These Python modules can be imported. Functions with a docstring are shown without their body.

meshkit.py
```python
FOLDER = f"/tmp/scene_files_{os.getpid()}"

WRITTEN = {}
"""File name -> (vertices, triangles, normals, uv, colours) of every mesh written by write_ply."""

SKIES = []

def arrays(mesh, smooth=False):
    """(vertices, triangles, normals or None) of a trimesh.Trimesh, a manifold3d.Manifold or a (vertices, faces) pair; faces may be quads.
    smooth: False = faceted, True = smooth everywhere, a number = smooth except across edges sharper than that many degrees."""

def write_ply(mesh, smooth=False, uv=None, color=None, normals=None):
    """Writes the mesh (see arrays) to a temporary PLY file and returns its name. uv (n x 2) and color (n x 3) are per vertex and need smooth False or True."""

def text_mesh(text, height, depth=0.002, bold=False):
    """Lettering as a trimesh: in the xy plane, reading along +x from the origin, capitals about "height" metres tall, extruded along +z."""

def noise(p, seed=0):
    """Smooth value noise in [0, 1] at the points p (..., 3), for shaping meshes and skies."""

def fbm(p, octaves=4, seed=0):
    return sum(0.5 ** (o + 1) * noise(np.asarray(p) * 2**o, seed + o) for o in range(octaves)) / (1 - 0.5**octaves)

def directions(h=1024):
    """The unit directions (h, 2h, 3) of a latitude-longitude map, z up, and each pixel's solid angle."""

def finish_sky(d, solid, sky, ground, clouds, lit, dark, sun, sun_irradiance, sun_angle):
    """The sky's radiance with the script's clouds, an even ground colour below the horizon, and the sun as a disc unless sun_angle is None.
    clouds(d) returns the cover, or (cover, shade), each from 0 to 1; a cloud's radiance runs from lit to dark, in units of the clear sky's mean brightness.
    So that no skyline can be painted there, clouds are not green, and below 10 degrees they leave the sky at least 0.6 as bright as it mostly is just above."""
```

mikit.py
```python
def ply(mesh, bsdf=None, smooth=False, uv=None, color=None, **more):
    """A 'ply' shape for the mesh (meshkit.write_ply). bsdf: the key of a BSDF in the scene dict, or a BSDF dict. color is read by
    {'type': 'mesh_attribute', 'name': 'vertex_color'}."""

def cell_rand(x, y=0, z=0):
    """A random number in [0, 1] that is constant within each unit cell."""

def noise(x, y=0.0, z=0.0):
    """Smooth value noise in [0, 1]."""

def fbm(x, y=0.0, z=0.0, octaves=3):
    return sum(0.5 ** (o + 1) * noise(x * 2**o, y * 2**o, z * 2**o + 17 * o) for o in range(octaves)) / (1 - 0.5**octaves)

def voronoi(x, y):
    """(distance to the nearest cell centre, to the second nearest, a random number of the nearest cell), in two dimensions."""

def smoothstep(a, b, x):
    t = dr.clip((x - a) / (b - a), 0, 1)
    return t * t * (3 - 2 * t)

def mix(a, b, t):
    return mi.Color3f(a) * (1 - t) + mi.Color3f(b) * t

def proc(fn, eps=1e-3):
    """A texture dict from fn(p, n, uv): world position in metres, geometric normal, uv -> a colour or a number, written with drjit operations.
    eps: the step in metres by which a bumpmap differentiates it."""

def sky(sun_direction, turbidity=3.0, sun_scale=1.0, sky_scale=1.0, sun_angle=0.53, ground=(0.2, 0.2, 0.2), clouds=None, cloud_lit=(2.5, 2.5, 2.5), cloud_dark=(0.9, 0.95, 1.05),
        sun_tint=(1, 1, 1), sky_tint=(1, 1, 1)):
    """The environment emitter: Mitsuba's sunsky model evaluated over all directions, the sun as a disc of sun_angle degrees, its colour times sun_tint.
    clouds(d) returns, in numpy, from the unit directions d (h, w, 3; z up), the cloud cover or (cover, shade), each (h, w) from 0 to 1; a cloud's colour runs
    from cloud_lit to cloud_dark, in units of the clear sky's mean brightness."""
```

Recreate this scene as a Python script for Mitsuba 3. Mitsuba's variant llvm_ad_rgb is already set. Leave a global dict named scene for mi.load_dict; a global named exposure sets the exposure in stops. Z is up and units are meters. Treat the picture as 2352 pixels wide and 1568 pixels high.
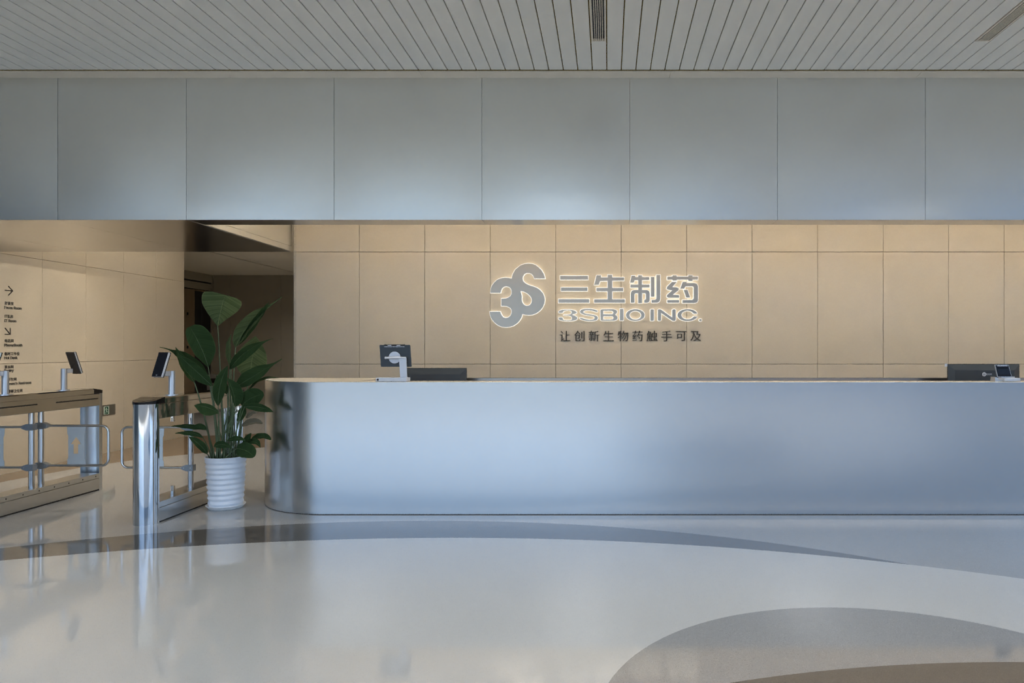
import math, random, numpy as np, trimesh, mitsuba as mi, mikit, meshkit
from mikit import proc, noise, fbm, voronoi, cell_rand, smoothstep, mix
from shapely.geometry import Polygon, box as rect2, Point, LineString
from shapely import affinity, unary_union
import drjit as dr

random.seed(7); RNG = np.random.default_rng(7)
T = mi.ScalarTransform4f
scene, labels = {}, {}

# ------------------------------------------------------------------ camera, sky, big lights, exposure
F, CX, CY, H = 1644.0, 1396.0, 799.0, 1.372          # focal length and vanishing point of the picture (2352 x 1568), eye height
exposure = 0.35
scene['camera'] = {'type': 'perspective', 'fov': 2 * math.degrees(math.atan(1176 / F)), 'fov_axis': 'x',
                   'principal_point_offset_x': -(CX - 1176) / 2352, 'principal_point_offset_y': -(CY - 784) / 1568,
                   'near_clip': 0.05, 'far_clip': 500.0,
                   'to_world': T().look_at(origin=[0, 0, H], target=[0, 1, H], up=[0, 0, 1])}
SUN = 7.0
SKY = dict(sky_scale=7.0, turbidity=3.0, tint=(0.96, 1.0, 1.05))
scene['sky'] = mikit.sky([0.38, -0.55, 0.80], turbidity=SKY['turbidity'], sun_scale=SUN, sky_scale=SKY['sky_scale'], sky_tint=SKY['tint'], sun_tint=(0.86, 0.98, 1.16), ground=(0.105, 0.115, 0.125))
COVE, WASH, SPOT, PASS = 35.0, 8.0, 7.2, 6.0                        # radiance of the hidden linear lamps
WARM = (1.0, 0.90, 0.76)
NEUTRAL = (0.95, 0.97, 1.0)

# ------------------------------------------------------------------ helpers
def at(x, y, d):
    """The point at depth d that the picture shows at pixel (x, y)."""
    return np.array([(x - CX) / F * d, d, H - (y - CY) / F * d])

def floor_pt(x, y):
    return at(x, y, H * F / (y - CY))[:2]

def box(x0, x1, y0, y1, z0, z1):
    m = trimesh.creation.box((x1 - x0, y1 - y0, z1 - z0)); m.apply_translation(((x0 + x1) / 2, (y0 + y1) / 2, (z0 + z1) / 2)); return m

def cbox(x0, x1, y0, y1, z0, z1, r=0.004):
    """A box with chamfered edges."""
    c, h = np.array([(x0 + x1) / 2, (y0 + y1) / 2, (z0 + z1) / 2]), np.array([x1 - x0, y1 - y0, z1 - z0]) / 2
    pts = []
    for s in np.ndindex(2, 2, 2):
        s = np.array(s) * 2 - 1
        for k in range(3):
            q = h - r; q[k] = h[k]; pts.append(c + s * q)
    return trimesh.convex.convex_hull(np.array(pts))

def extr(poly, d):
    return trimesh.util.concatenate([trimesh.creation.extrude_polygon(g, d, engine='earcut') for g in getattr(poly, 'geoms', [poly]) if g.area > 1e-9])

def cat(*ms): return trimesh.util.concatenate(list(ms))

def xf(m, rows, off=(0, 0, 0)):
    m = m.copy(); m.vertices = m.vertices @ np.array(rows, float).T + np.array(off, float); return m

def on_front(m, y):      # (u, v, w) -> facing the viewer on the plane y, w towards the viewer
    return xf(m, [[1, 0, 0], [0, 0, -1], [0, 1, 0]], (0, y, 0))

def on_left(m, x, y0, z0):      # facing +x, reading along +y
    return xf(m, [[0, 0, 1], [1, 0, 0], [0, 1, 0]], (x, y0, z0))

def tube(pts, r, n=12, caps=True):
    pts = np.asarray(pts, float); rs = np.broadcast_to(r, len(pts))
    tan = np.gradient(pts, axis=0); tan /= np.linalg.norm(tan, axis=1, keepdims=True)
    ref = np.array([0, 0, 1.0]) if abs(tan[0][2]) < 0.9 else np.array([1.0, 0, 0])
    a = np.cross(tan[0], ref); a /= np.linalg.norm(a); vs = []
    ang = np.arange(n) * 2 * math.pi / n
    for p, t, q in zip(pts, tan, rs):
        a = a - t * (a @ t); a /= np.linalg.norm(a); b = np.cross(t, a)
        vs.append(p + q * (np.cos(ang)[:, None] * a + np.sin(ang)[:, None] * b))
    k = len(pts); v = np.vstack(vs); i = np.arange(n); j = (i + 1) % n; f = []
    for s in range(k - 1):
        f += [np.stack([s * n + i, s * n + j, s * n + n + j], 1), np.stack([s * n + i, s * n + n + j, s * n + n + i], 1)]
    if caps:
        v = np.vstack([v, pts[:1], pts[-1:]]); c0, c1 = k * n, k * n + 1
        f += [np.stack([j, i, i * 0 + c0], 1), np.stack([(k - 1) * n + i, (k - 1) * n + j, i * 0 + c1], 1)]
    m = trimesh.Trimesh(v, np.vstack(f), process=False); return m

def cyl(p0, p1, r, n=24): return tube([p0, (np.array(p0) + np.array(p1)) / 2, p1], r, n)

def lathe(profile, x, y, n=48):
    m = trimesh.creation.revolve(np.array(profile, float), sections=n); m.apply_translation((x, y, 0)); return m

def numbered(k):
    if k not in scene and k not in labels: return k
    i = 1
    while f'{k}_{i:03d}' in scene or f'{k}_{i:03d}' in labels: i += 1
    return f'{k}_{i:03d}'

def add(key, mesh, mat, smooth=False, label=None, **kw):
    key = numbered(key)
    scene[key] = mikit.ply(mesh, mat, smooth=smooth, **kw)
    if label: labels[key] = {'label': label}
    return key

def thing(key, label, category, group=None):
    key = numbered(key); labels[key] = {'label': label, 'category': category}
    if group: labels[key]['group'] = group
    return key

def struct(key, label=None):
    labels[key] = {'kind': 'structure'}
    if label: labels[key]['label'] = label
    return key

# ------------------------------------------------------------------ materials
def rgb(*c): return {'type': 'rgb', 'value': list(c)}

def pbr(key, color, rough=0.5, metal=0.0, **kw):
    d = {'type': 'principled', 'base_color': color if isinstance(color, dict) else rgb(*color), 'roughness': rough, 'metallic': metal, **kw}
    scene[key] = d; return key

def stone(c, amp=0.06, sc=1.3):
    c = np.array(c)
    def fn(p, n, uv):
        a = fbm(p.x * sc + p.y * sc, p.z * sc, p.y * 0.7, 4)
        b = noise(p.x * 160, p.y * 160, p.z * 160)
        k = 1 + amp * 2 * (a - 0.5) + 0.04 * (b - 0.5)
        w = noise(p.x * 2.1, p.y * 2.1, p.z * 2.1) - 0.5
        return mi.Color3f(float(c[0]) * k * (1 - 0.02 * w), float(c[1]) * k, float(c[2]) * k * (1 + 0.06 * w))
    return proc(fn)

def terrazzo(c, chip_light, chip_dark, amount=0.5, size=0.006):
    lo, hi, cl, cd = tuple(0.97 * v for v in c), tuple(1.03 * v for v in c), tuple(chip_light), tuple(chip_dark)
    def fn(p, n, uv):
        d1, d2, r = voronoi(p.x / size, p.y / size)
        chip = smoothstep(0.42, 0.30, d1) * dr.select(r > 1 - amount, 1.0, 0.0)
        r2 = cell_rand(r * 9973.0, 5)
        base = mix(lo, hi, fbm(p.x * 1.7, p.y * 1.7, 0, 3))
        chipc = mix(cl, cd, dr.select(r2 > 0.55, 1.0, 0.0))
        return base * (1 - chip) + chipc * chip
    return proc(fn)

CREAM = (0.65, 0.57, 0.45)
pbr('mat_wall_panel', stone(CREAM), 0.55, specular=0.3)
pbr('mat_wall_gap', (0.34, 0.27, 0.20), 0.9)
pbr('mat_plaster', (0.62, 0.55, 0.45), 0.8)
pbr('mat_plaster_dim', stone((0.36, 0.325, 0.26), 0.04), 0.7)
pbr('mat_passage_ceiling', (0.80, 0.74, 0.62), 0.8)
pbr('mat_plank', (0.80, 0.78, 0.71), 0.55, specular=0.3)
pbr('mat_plank_gap', (0.22, 0.155, 0.045), 0.9)
pbr('mat_trim', (0.66, 0.60, 0.49), 0.5)
pbr('mat_fascia', (0.74, 0.76, 0.75), 0.32, 1.0)
pbr('mat_soffit', (0.50, 0.48, 0.45), 0.15, 1.0)
pbr('mat_counter', (0.62, 0.62, 0.615), 0.24, 1.0)
scene['mat_edge'] = {'type': 'twosided', 'bsdf': {'type': 'roughconductor', 'specular_reflectance': rgb(0.9, 0.92, 0.94), 'alpha': 0.3}}
pbr('mat_counter_top', (0.66, 0.60, 0.50), 0.35)
pbr('mat_mirror', (0.62, 0.60, 0.57), 0.06, 1.0)
pbr('mat_satin', (0.60, 0.60, 0.59), 0.24, 1.0)
pbr('mat_tube', (0.68, 0.68, 0.68), 0.08, 1.0)
pbr('mat_column', (0.68, 0.69, 0.70), 0.06, 1.0)
pbr('mat_plate', (0.66, 0.70, 0.72), 0.40, 0.55)
pbr('mat_column_satin', (0.72, 0.75, 0.77), 0.32, 1.0)
pbr('mat_clamp', (0.30, 0.33, 0.36), 0.45, 0.6)
pbr('mat_alu', (0.72, 0.74, 0.78), 0.35, 0.8)
pbr('mat_black_gloss', (0.008, 0.007, 0.008), 0.10, specular=0.35)
pbr('mat_black', (0.012, 0.012, 0.013), 0.5)
pbr('mat_black_print', (0.015, 0.010, 0.008), 0.7)
pbr('mat_slogan', (0.02, 0.014, 0.008), 0.6)
pbr('mat_screen', (0.015, 0.016, 0.022), 0.08)
pbr('mat_charcoal', (0.032, 0.042, 0.052), 0.42)
pbr('mat_white_plastic', (0.72, 0.75, 0.82), 0.35)
pbr('mat_pot', (0.78, 0.81, 0.86), 0.18, specular=0.6, clearcoat=0.6, clearcoat_gloss=0.9)
pbr('mat_saucer', (0.78, 0.78, 0.77), 0.3)
pbr('mat_soil', (0.03, 0.022, 0.016), 0.95)
pbr('mat_sign_face', (0.44, 0.405, 0.35), 0.34, 1.0)
pbr('mat_exit_plate', (0.20, 0.19, 0.16), 0.45, 0.5)
pbr('mat_exit_white', (0.55, 0.66, 0.58), 0.6)
pbr('mat_exit_green', (0.01, 0.07, 0.04), 0.6)
pbr('mat_lift_steel', (0.07, 0.075, 0.085), 0.35, 0.8)
pbr('mat_lift_wood', stone((0.26, 0.19, 0.12), 0.1, 3.0), 0.6)
pbr('mat_bin', (0.42, 0.44, 0.46), 0.35, 0.6)
pbr('mat_opposite', (0.52, 0.66, 0.76), 0.7)
pbr('mat_dark_glazing', (0.10, 0.13, 0.15), 0.3)
pbr('mat_frame', (0.10, 0.11, 0.12), 0.5)
FL = dict(rough=0.06, specular=0.75)
pbr('mat_floor_grey', terrazzo((0.33, 0.335, 0.335), (0.39, 0.39, 0.39), (0.27, 0.27, 0.27), 0.35, 0.0045), **FL)
pbr('mat_floor_cream', terrazzo((0.585, 0.58, 0.56), (0.62, 0.615, 0.60), (0.50, 0.49, 0.47), 0.16, 0.0035), **FL)
pbr('mat_floor_band', terrazzo((0.115, 0.112, 0.105), (0.14, 0.14, 0.14), (0.09, 0.09, 0.09), 0.3, 0.0042), **FL)
pbr('mat_floor_mid', terrazzo((0.295, 0.295, 0.295), (0.38, 0.38, 0.38), (0.20, 0.20, 0.20), 0.30, 0.0042), **FL)
pbr('mat_floor_dark', terrazzo((0.085, 0.082, 0.078), (0.12, 0.115, 0.11), (0.05, 0.047, 0.044), 0.3, 0.0042), **FL)
pbr('mat_floor_brown', terrazzo((0.15, 0.11, 0.075), (0.18, 0.14, 0.10), (0.12, 0.09, 0.065), 0.3, 0.0045), **FL)
# ------------------------------------------------------------------ floor: inlaid terrazzo fields (circle arcs)
def disc(x, y, r): return Point(x, y).buffer(r, quad_segs=180)
room = rect2(-10.0, -3.6, 8.0, 16.3)
far_circle, cream_circle = disc(-1.387, 0.367, 5.32), disc(-1.105, -2.236, 7.413)
oval, dark_circle = disc(1.156, 2.581, 1.206), disc(1.74, -0.909, 4.038)
brown = Polygon([(-6.565, 6.2), (-6.565, 11.09), (-5.55, 11.5), (-3.37, 11.5), (-3.37, 10.95), (-4.0, 10.55), (-4.76, 9.90), (-5.24, 9.40), (-5.60, 9.05), (-5.83, 8.72), (-6.04, 8.26), (-6.20, 7.40), (-6.27, 6.2)])
brown = brown.buffer(0.3).buffer(-0.3).intersection(rect2(-6.568, 6.0, -3.36, 11.6))
zones = [('mat_floor_dark', oval & dark_circle), ('mat_floor_mid', oval - dark_circle), ('mat_floor_cream', (cream_circle & room) - oval),
         ('mat_floor_band', (far_circle - cream_circle) & room), ('mat_floor_brown', brown)]
rest = room - oval - cream_circle - far_circle - brown
zones.append(('mat_floor_grey', rest))
struct('floor', 'polished terrazzo floor with curved inlaid fields of grey, cream and dark stone')
names = {'mat_floor_dark': 'darkest terrazzo field inside the round inlay', 'mat_floor_mid': 'grey speckled round terrazzo inlay',
         'mat_floor_cream': 'pale cream terrazzo field', 'mat_floor_band': 'dark curved terrazzo band before the counter',
         'mat_floor_brown': 'brown terrazzo strip along the passage wall', 'mat_floor_grey': 'grey terrazzo field'}
for m, z in zones:
    s = extr(z, 0.03); s.apply_translation((0, 0, -0.03))
    add('floor__terrazzo_field', s, m, label=names[m])

# ------------------------------------------------------------------ wall panels
def panel_wall(key, spans, rows, place, thick=0.02, gap=0.0032, mat='mat_wall_panel'):
    for a, b in spans:
        for c, d in rows:
            add(f'{key}__panel', place(a + gap / 2, b - gap / 2, c + gap / 2, d - gap / 2, thick), mat)

YB = 7.65                                               # the wall behind the counter
xs = [-3.357] + [-2.657 + 0.7 * i for i in range(10)] + [4.237, 4.937, 5.637, 6.337, 7.0]
struct('wall_back', 'beige stone panel wall behind the reception counter')
add('wall_back__backing', box(-3.35, 7.2, YB + 0.018, YB + 0.25, 0, 3.1), 'mat_wall_gap')
panel_wall('wall_back', list(zip(xs, xs[1:])), [(-0.002, 1.2), (1.2, 2.398), (2.398, 3.04)], lambda a, b, c, d, t: cbox(a, b, YB, YB + t, c, d, 0.0015))
add('wall_back__end_return', box(-3.357, -3.33, YB, 16.2, 0, 3.1), 'mat_plaster_dim')

XL = -6.569                                             # the long side wall of the passage
ys = [5.84] + [5.517 + 0.6995 * i for i in range(1, 9)]
ys[-1] = 11.1
struct('wall_left', 'beige stone panel wall along the passage with wayfinding lettering')
add('wall_left__backing', box(XL - 0.25, XL - 0.018, 5.84, 11.09, 0, 3.1), 'mat_wall_gap')
panel_wall('wall_left', list(zip(ys, ys[1:])), [(-0.002, 1.2), (1.2, 2.398), (2.398, 3.04)], lambda a, b, c, d, t: cbox(XL - t, XL, a, b, c, d, 0.0015))

# the dim lift lobby at the end of the passage
XF, YE, HC = -8.83, 16.0, 3.0
struct('wall_end', 'dim wall panels at the far end of the passage')
add('wall_end__backing', box(-9.4, -3.3, YE + 0.02, YE + 0.2, 0, 3.2), 'mat_wall_gap')
ee = [-9.3, XF + 0.02, at(528, 800, YE)[0], at(645, 800, YE)[0], -5.4, -3.36]
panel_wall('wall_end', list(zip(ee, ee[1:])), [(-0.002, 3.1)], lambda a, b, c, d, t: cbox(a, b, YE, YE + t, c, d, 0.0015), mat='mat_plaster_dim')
struct('wall_lift', 'dim side wall of the lift lobby')
LD0, LD1, LDH = 15.30, 15.95, 2.60
for k, (a, b, c, d) in enumerate([(11.3, 15.27, 0.01, 2.62), (11.3, 15.98, 2.64, 2.79), (11.3, 15.98, 2.825, 3.1), (15.955, 15.995, 0.01, 2.62)]):
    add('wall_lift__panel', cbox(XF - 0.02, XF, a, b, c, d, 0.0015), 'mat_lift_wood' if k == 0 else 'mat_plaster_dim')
add('wall_lift__backing', box(XF - 0.4, XF - 0.08, 11.1, 16.2, 0, 3.2), 'mat_black')
add('wall_lift__shadow_slot', box(XF - 0.06, XF - 0.03, 11.3, 15.98, 2.79, 2.825), 'mat_black', label='black recessed slot above the lift door')
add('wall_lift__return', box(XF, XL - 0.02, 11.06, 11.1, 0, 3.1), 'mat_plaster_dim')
struct('door_1', 'dark steel lift door in the dim lobby')
add('door_1__leaf', cbox(XF - 0.06, XF - 0.03, LD0, (LD0 + LD1) / 2 - 0.002, 0.01, LDH), 'mat_lift_steel')
add('door_1__leaf', cbox(XF - 0.06, XF - 0.03, (LD0 + LD1) / 2 + 0.002, LD1, 0.01, LDH), 'mat_lift_steel')
add('door_1__jamb', cbox(XF - 0.06, XF + 0.004, LD0 - 0.03, LD0, 0.01, LDH + 0.02), 'mat_lift_wood')
add('door_1__lintel', cbox(XF - 0.06, XF + 0.002, LD0 - 0.03, LD1, LDH, LDH + 0.03), 'mat_lift_wood')

struct('ceiling_passage', 'beige ceiling of the passage with a dark slot')
XS = -6.74
add('ceiling_passage__panel', box(-9.4, XS - 0.022, 7.75, 16.2, HC, HC + 0.05), 'mat_passage_ceiling')
add('ceiling_passage__panel', box(XS + 0.022, -3.36, 7.75, 16.2, HC, HC + 0.05), 'mat_passage_ceiling')
add('ceiling_passage__slot', box(XS - 0.05, XS + 0.05, 7.75, 16.2, HC + 0.05, HC + 0.07), 'mat_black', label='narrow dark slot in the passage ceiling')

# ------------------------------------------------------------------ lobby shell in front
HP, PITCH, X0P = 3.579, 0.1150, -0.0078
struct('ceiling', 'cream plank ceiling with narrow joints and slot vents')
add('ceiling__backing', box(-9.5, 8.2, -3.7, 5.8, HP + 0.022, HP + 0.20), 'mat_plank_gap')
VENTS = (-1, 23)
for k in range(-80, 70):
    a = X0P + k * PITCH
    y0, y1 = -3.6, 5.680
    if k in VENTS:
        y0 = 5.155
    add('ceiling__plank', box(a + 0.004, a + PITCH - 0.004, y0, y1, HP, HP + 0.022), 'mat_plank')
    if k in VENTS:
        add('ceiling__plank', box(a + 0.004, a + PITCH - 0.004, -3.6, 2.2, HP, HP + 0.022), 'mat_plank')
for k, name in zip(VENTS, ('slot air vent in the plank ceiling above the logo wall', 'slot air vent in the plank ceiling near the right edge of the picture')):
    a = X0P + k * PITCH
    v = thing('ceiling_vent', name, 'air vent', 'slot vents in the plank ceiling')
    ya, yb = 2.2, 5.15
    add(v + '__frame', cat(box(a + 0.004, a + 0.018, ya, yb, HP - 0.003, HP + 0.02), box(a + PITCH - 0.016, a + PITCH - 0.004, ya, yb, HP - 0.003, HP + 0.02),
                            box(a + 0.018, a + PITCH - 0.016, yb - 0.012, yb, HP - 0.003, HP + 0.02), box(a + 0.018, a + PITCH - 0.016, ya, ya + 0.012, HP - 0.003, HP + 0.02)), 'mat_trim')
    add(v + '__throat', box(a + 0.018, a + PITCH - 0.016, ya + 0.012, yb - 0.012, HP + 0.014, HP + 0.02), 'mat_black')
    w = PITCH - 0.034; st = w / 6
    for i in range(1, 6):
        c = a + 0.018 + i * st
        add(v + '__blade', box(c - 0.0028, c + 0.0028, ya + 0.012, yb - 0.012, HP - 0.002, HP + 0.013), 'mat_trim')

struct('trim_1', 'cream trim between the plank ceiling and the metal bulkhead')
for a, b in zip(np.arange(-9.5, 8, 2.0), np.arange(-7.5, 9, 2.0)):
    add('trim_1__strip', cbox(a + 0.0005, b - 0.0005, 5.694, 5.818, 3.566, 3.578, 0.002), 'mat_trim')
add('trim_1__upstand', box(-9.5, 8.2, 5.70, 5.84, 3.578, 3.60), 'mat_plank_gap')

# bulkhead of satin metal panels
YF0, ZF0, ZF1, YS = 5.814, 2.413, 3.566, 6.047
fx = [-9.5, -8.07, -6.87, -5.67, -4.468, -3.423] + [-2.223 + 1.2005 * i for i in range(9)]
struct('wall_bulkhead', 'satin metal panel bulkhead above the reception counter')
XR = -3.40
def bowed(a, b, z0, z1, amp=0.013, n=14):
    """A thin sheet panel that bulges a little, its edges returned to the back."""
    u = np.linspace(a, b, n + 1); v = np.linspace(z0, z1, n + 1); U, V = np.meshgrid(u, v)
    cu, cv = np.cos(np.linspace(-1, 1, n + 1) * math.pi / 2), np.cos(np.linspace(-1, 1, n + 1) * math.pi / 2)
    Y = YF0 - amp * cu[None, :] * cv[:, None]
    P = np.stack([U, Y, V], -1).reshape(-1, 3); B = P.copy(); B[:, 1] = YF0 + 0.012
    idx = lambda i, j: i * (n + 1) + j
    f = []
    for i in range(n):
        for j in range(n):
            f += [[idx(i, j), idx(i, j + 1), idx(i + 1, j + 1)], [idx(i, j), idx(i + 1, j + 1), idx(i + 1, j)]]
    ring = [idx(0, j) for j in range(n + 1)] + [idx(i, n) for i in range(1, n + 1)] + [idx(n, j) for j in range(n - 1, -1, -1)] + [idx(i, 0) for i in range(n - 1, 0, -1)]
    N = len(P)
    for p, q in zip(ring, ring[1:] + ring[:1]):
        f += [[p, N + q, q], [p, N + p, N + q]]
    return trimesh.Trimesh(np.vstack([P, B]), np.array(f), process=False)
for a, b in zip(fx, fx[1:]):
    add('wall_bulkhead__panel', bowed(a + 0.0012, b - 0.0012, ZF0, ZF1), 'mat_fascia', smooth=25)
    if a >= XR - 0.05:
        add('wall_bulkhead__soffit_panel', cbox(max(a, XR) + 0.001, b - 0.001, YF0 + 0.004, YS, ZF0 - 0.001, ZF0 + 0.012, 0.001), 'mat_soffit')
    else:
        b2 = min(b, XR) if b > XR - 0.1 else b
        add('wall_bulkhead__soffit_panel', cbox(a + 0.001, b2 - 0.001, YF0 + 0.004, 7.74, ZF0 - 0.001, ZF0 + 0.012, 0.001), 'mat_soffit')
add('wall_bulkhead__core', cat(box(-9.5, 8.2, YF0 + 0.02, YS - 0.003, ZF0 + 0.012, 3.66), box(-9.5, XR - 0.03, YS, 7.735, ZF0 + 0.012, 3.1)), 'mat_plaster')
add('wall_bulkhead__reveal', cbox(XR - 0.02, XR + 0.001, YS, 7.70, ZF0 + 0.0535, 3.08, 0.001), 'mat_trim')
add('wall_bulkhead__reveal_edge', cbox(XR - 0.02, XR, YS, 7.74, ZF0, ZF0 + 0.052, 0.001), 'mat_trim')
struct('ceiling_cove', 'light cove between the bulkhead and the back wall')
add('ceiling_cove__panel', box(XR - 0.02, 7.2, YS, YB + 0.05, 3.02, 3.08), 'mat_plaster')

# side and street walls of the lobby (outside the picture, closing the room)
struct('wall_right', 'plain lobby wall'); add('wall_right__face', box(7.0, 7.2, 4.6, YB + 0.2, 0, 3.7), 'mat_plaster')
struct('wall_far_left', 'dark glazed side wall of the lobby'); add('wall_far_left__face', box(-9.6, -9.4, -3.6, 5.6, 0, 3.7), 'mat_dark_glazing')
add('wall_far_left__face', box(-9.6, -9.4, 5.6, 16.2, 0, 3.7), 'mat_plaster_dim')
add('wall_far_left__return', box(-9.4, XL - 0.02, 5.84, 6.0, 0, 2.41), 'mat_plaster')
YW = -3.4
struct('window_1', 'glazed street front of the lobby')
for x in np.arange(-9.4, 7.1, 1.64):
    add('window_1__mullion', box(x - 0.03, x + 0.03, YW - 0.08, YW + 0.06, 0, 3.62), 'mat_frame')
for z in (0.04, 2.5, 3.55):
    add('window_1__transom', box(-9.4, 7.1, YW - 0.06, YW + 0.04, z - 0.035, z + 0.035), 'mat_frame')

struct('building_opposite', 'plain building across the street, seen only as a reflection')
add('building_opposite__block', cbox(2.5, 45.0, -34.0, -21.0, 0.0, 6.5, 0.05), 'mat_opposite')
add('building_opposite__roof_edge', cbox(2.3, 45.2, -34.2, -20.8, 6.5, 6.8, 0.05), 'mat_frame')

struct('window_2', 'glazed side of the lobby')
for y in np.arange(-3.4, 4.6, 1.6):
    add('window_2__mullion', box(7.0, 7.14, y - 0.03, y + 0.03, 0, 3.62), 'mat_frame')
for z in (0.04, 2.5, 3.55):
    add('window_2__transom', box(7.02, 7.12, -3.4, 4.6, z - 0.035, z + 0.035), 'mat_frame')

# hidden linear lamps: a glowing face turned to the wall, in a metal channel
def lamp(key, face, channel, rad, label):
    k = thing(key, label, 'lamp'); add(k + '__channel', channel, 'mat_trim')
    scene[k + '__diffuser'] = mikit.ply(face, 'mat_white_plastic'); scene[k + '__diffuser']['emitter'] = {'type': 'area', 'radiance': rgb(*[rad * c for c in WARM])}
def quad(a, b, c, d): return trimesh.Trimesh(np.array([a, b, c, d], float), np.array([[0, 1, 2], [0, 2, 3]]), process=False)
ya, z0, z1 = 6.14, 2.93, 2.962
lamp('cove_lamp', quad((XR + 0.1, ya, z0), (XR + 0.1, ya + 0.06, z1), (7.0, ya + 0.06, z1), (7.0, ya, z0)),
     box(XR + 0.08, 7.0, ya - 0.03, ya - 0.012, z0 - 0.03, 3.02), COVE, 'warm linear lamp hidden in the cove above the back wall')
xw = -5.55
lamp('wall_washer_lamp', quad((xw, 7.9, 2.90), (xw - 0.05, 7.9, 2.97), (xw - 0.05, 11.0, 2.97), (xw, 11.0, 2.90)), box(xw + 0.012, xw + 0.03, 7.9, 11.0, 2.87, 3.0), WASH, 'warm linear lamp hidden above the passage wall')

def downlight(x, y, z, power, color, label, group):
    k = thing('downlight', label, 'downlight', group)
    ring = Point(x, y).buffer(0.05) - Point(x, y).buffer(0.042); m = extr(ring, 0.006); m.apply_translation((0, 0, z - 0.004)); add(k + '__trim_ring', m, 'mat_white_plastic')
    scene[k + '_light'] = {'type': 'spot', 'to_world': T().look_at(origin=[x, y, z - 0.01], target=[x, y, 0], up=[0, 1, 0]), 'cutoff_angle': 75.0, 'beam_width': 35.0,
                                   'intensity': rgb(*[power * c for c in color])}
for y, row in ((-1.2, 'row nearest the street front'), (2.4, 'row nearest the metal bulkhead')):
    for x, n in ((-4.6, 'first'), (-0.5, 'second'), (3.6, 'third')):
        downlight(x, y, HP, SPOT, NEUTRAL, f'lobby ceiling downlight, {row}, {n} from the passage', 'lobby downlights')
downlight(-5.6, 13.6, HC, 7.0, WARM, 'passage ceiling downlight, the one deepest in the lift lobby', 'passage downlights')
for x, y, n in ((-5.3, 8.2, 'nearer the lettered side wall'), (-4.1, 8.65, 'nearer the logo wall')):
    downlight(x, y, HC, PASS, WARM, 'passage ceiling downlight just behind the bulkhead, the one ' + n, 'passage downlights')
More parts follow.
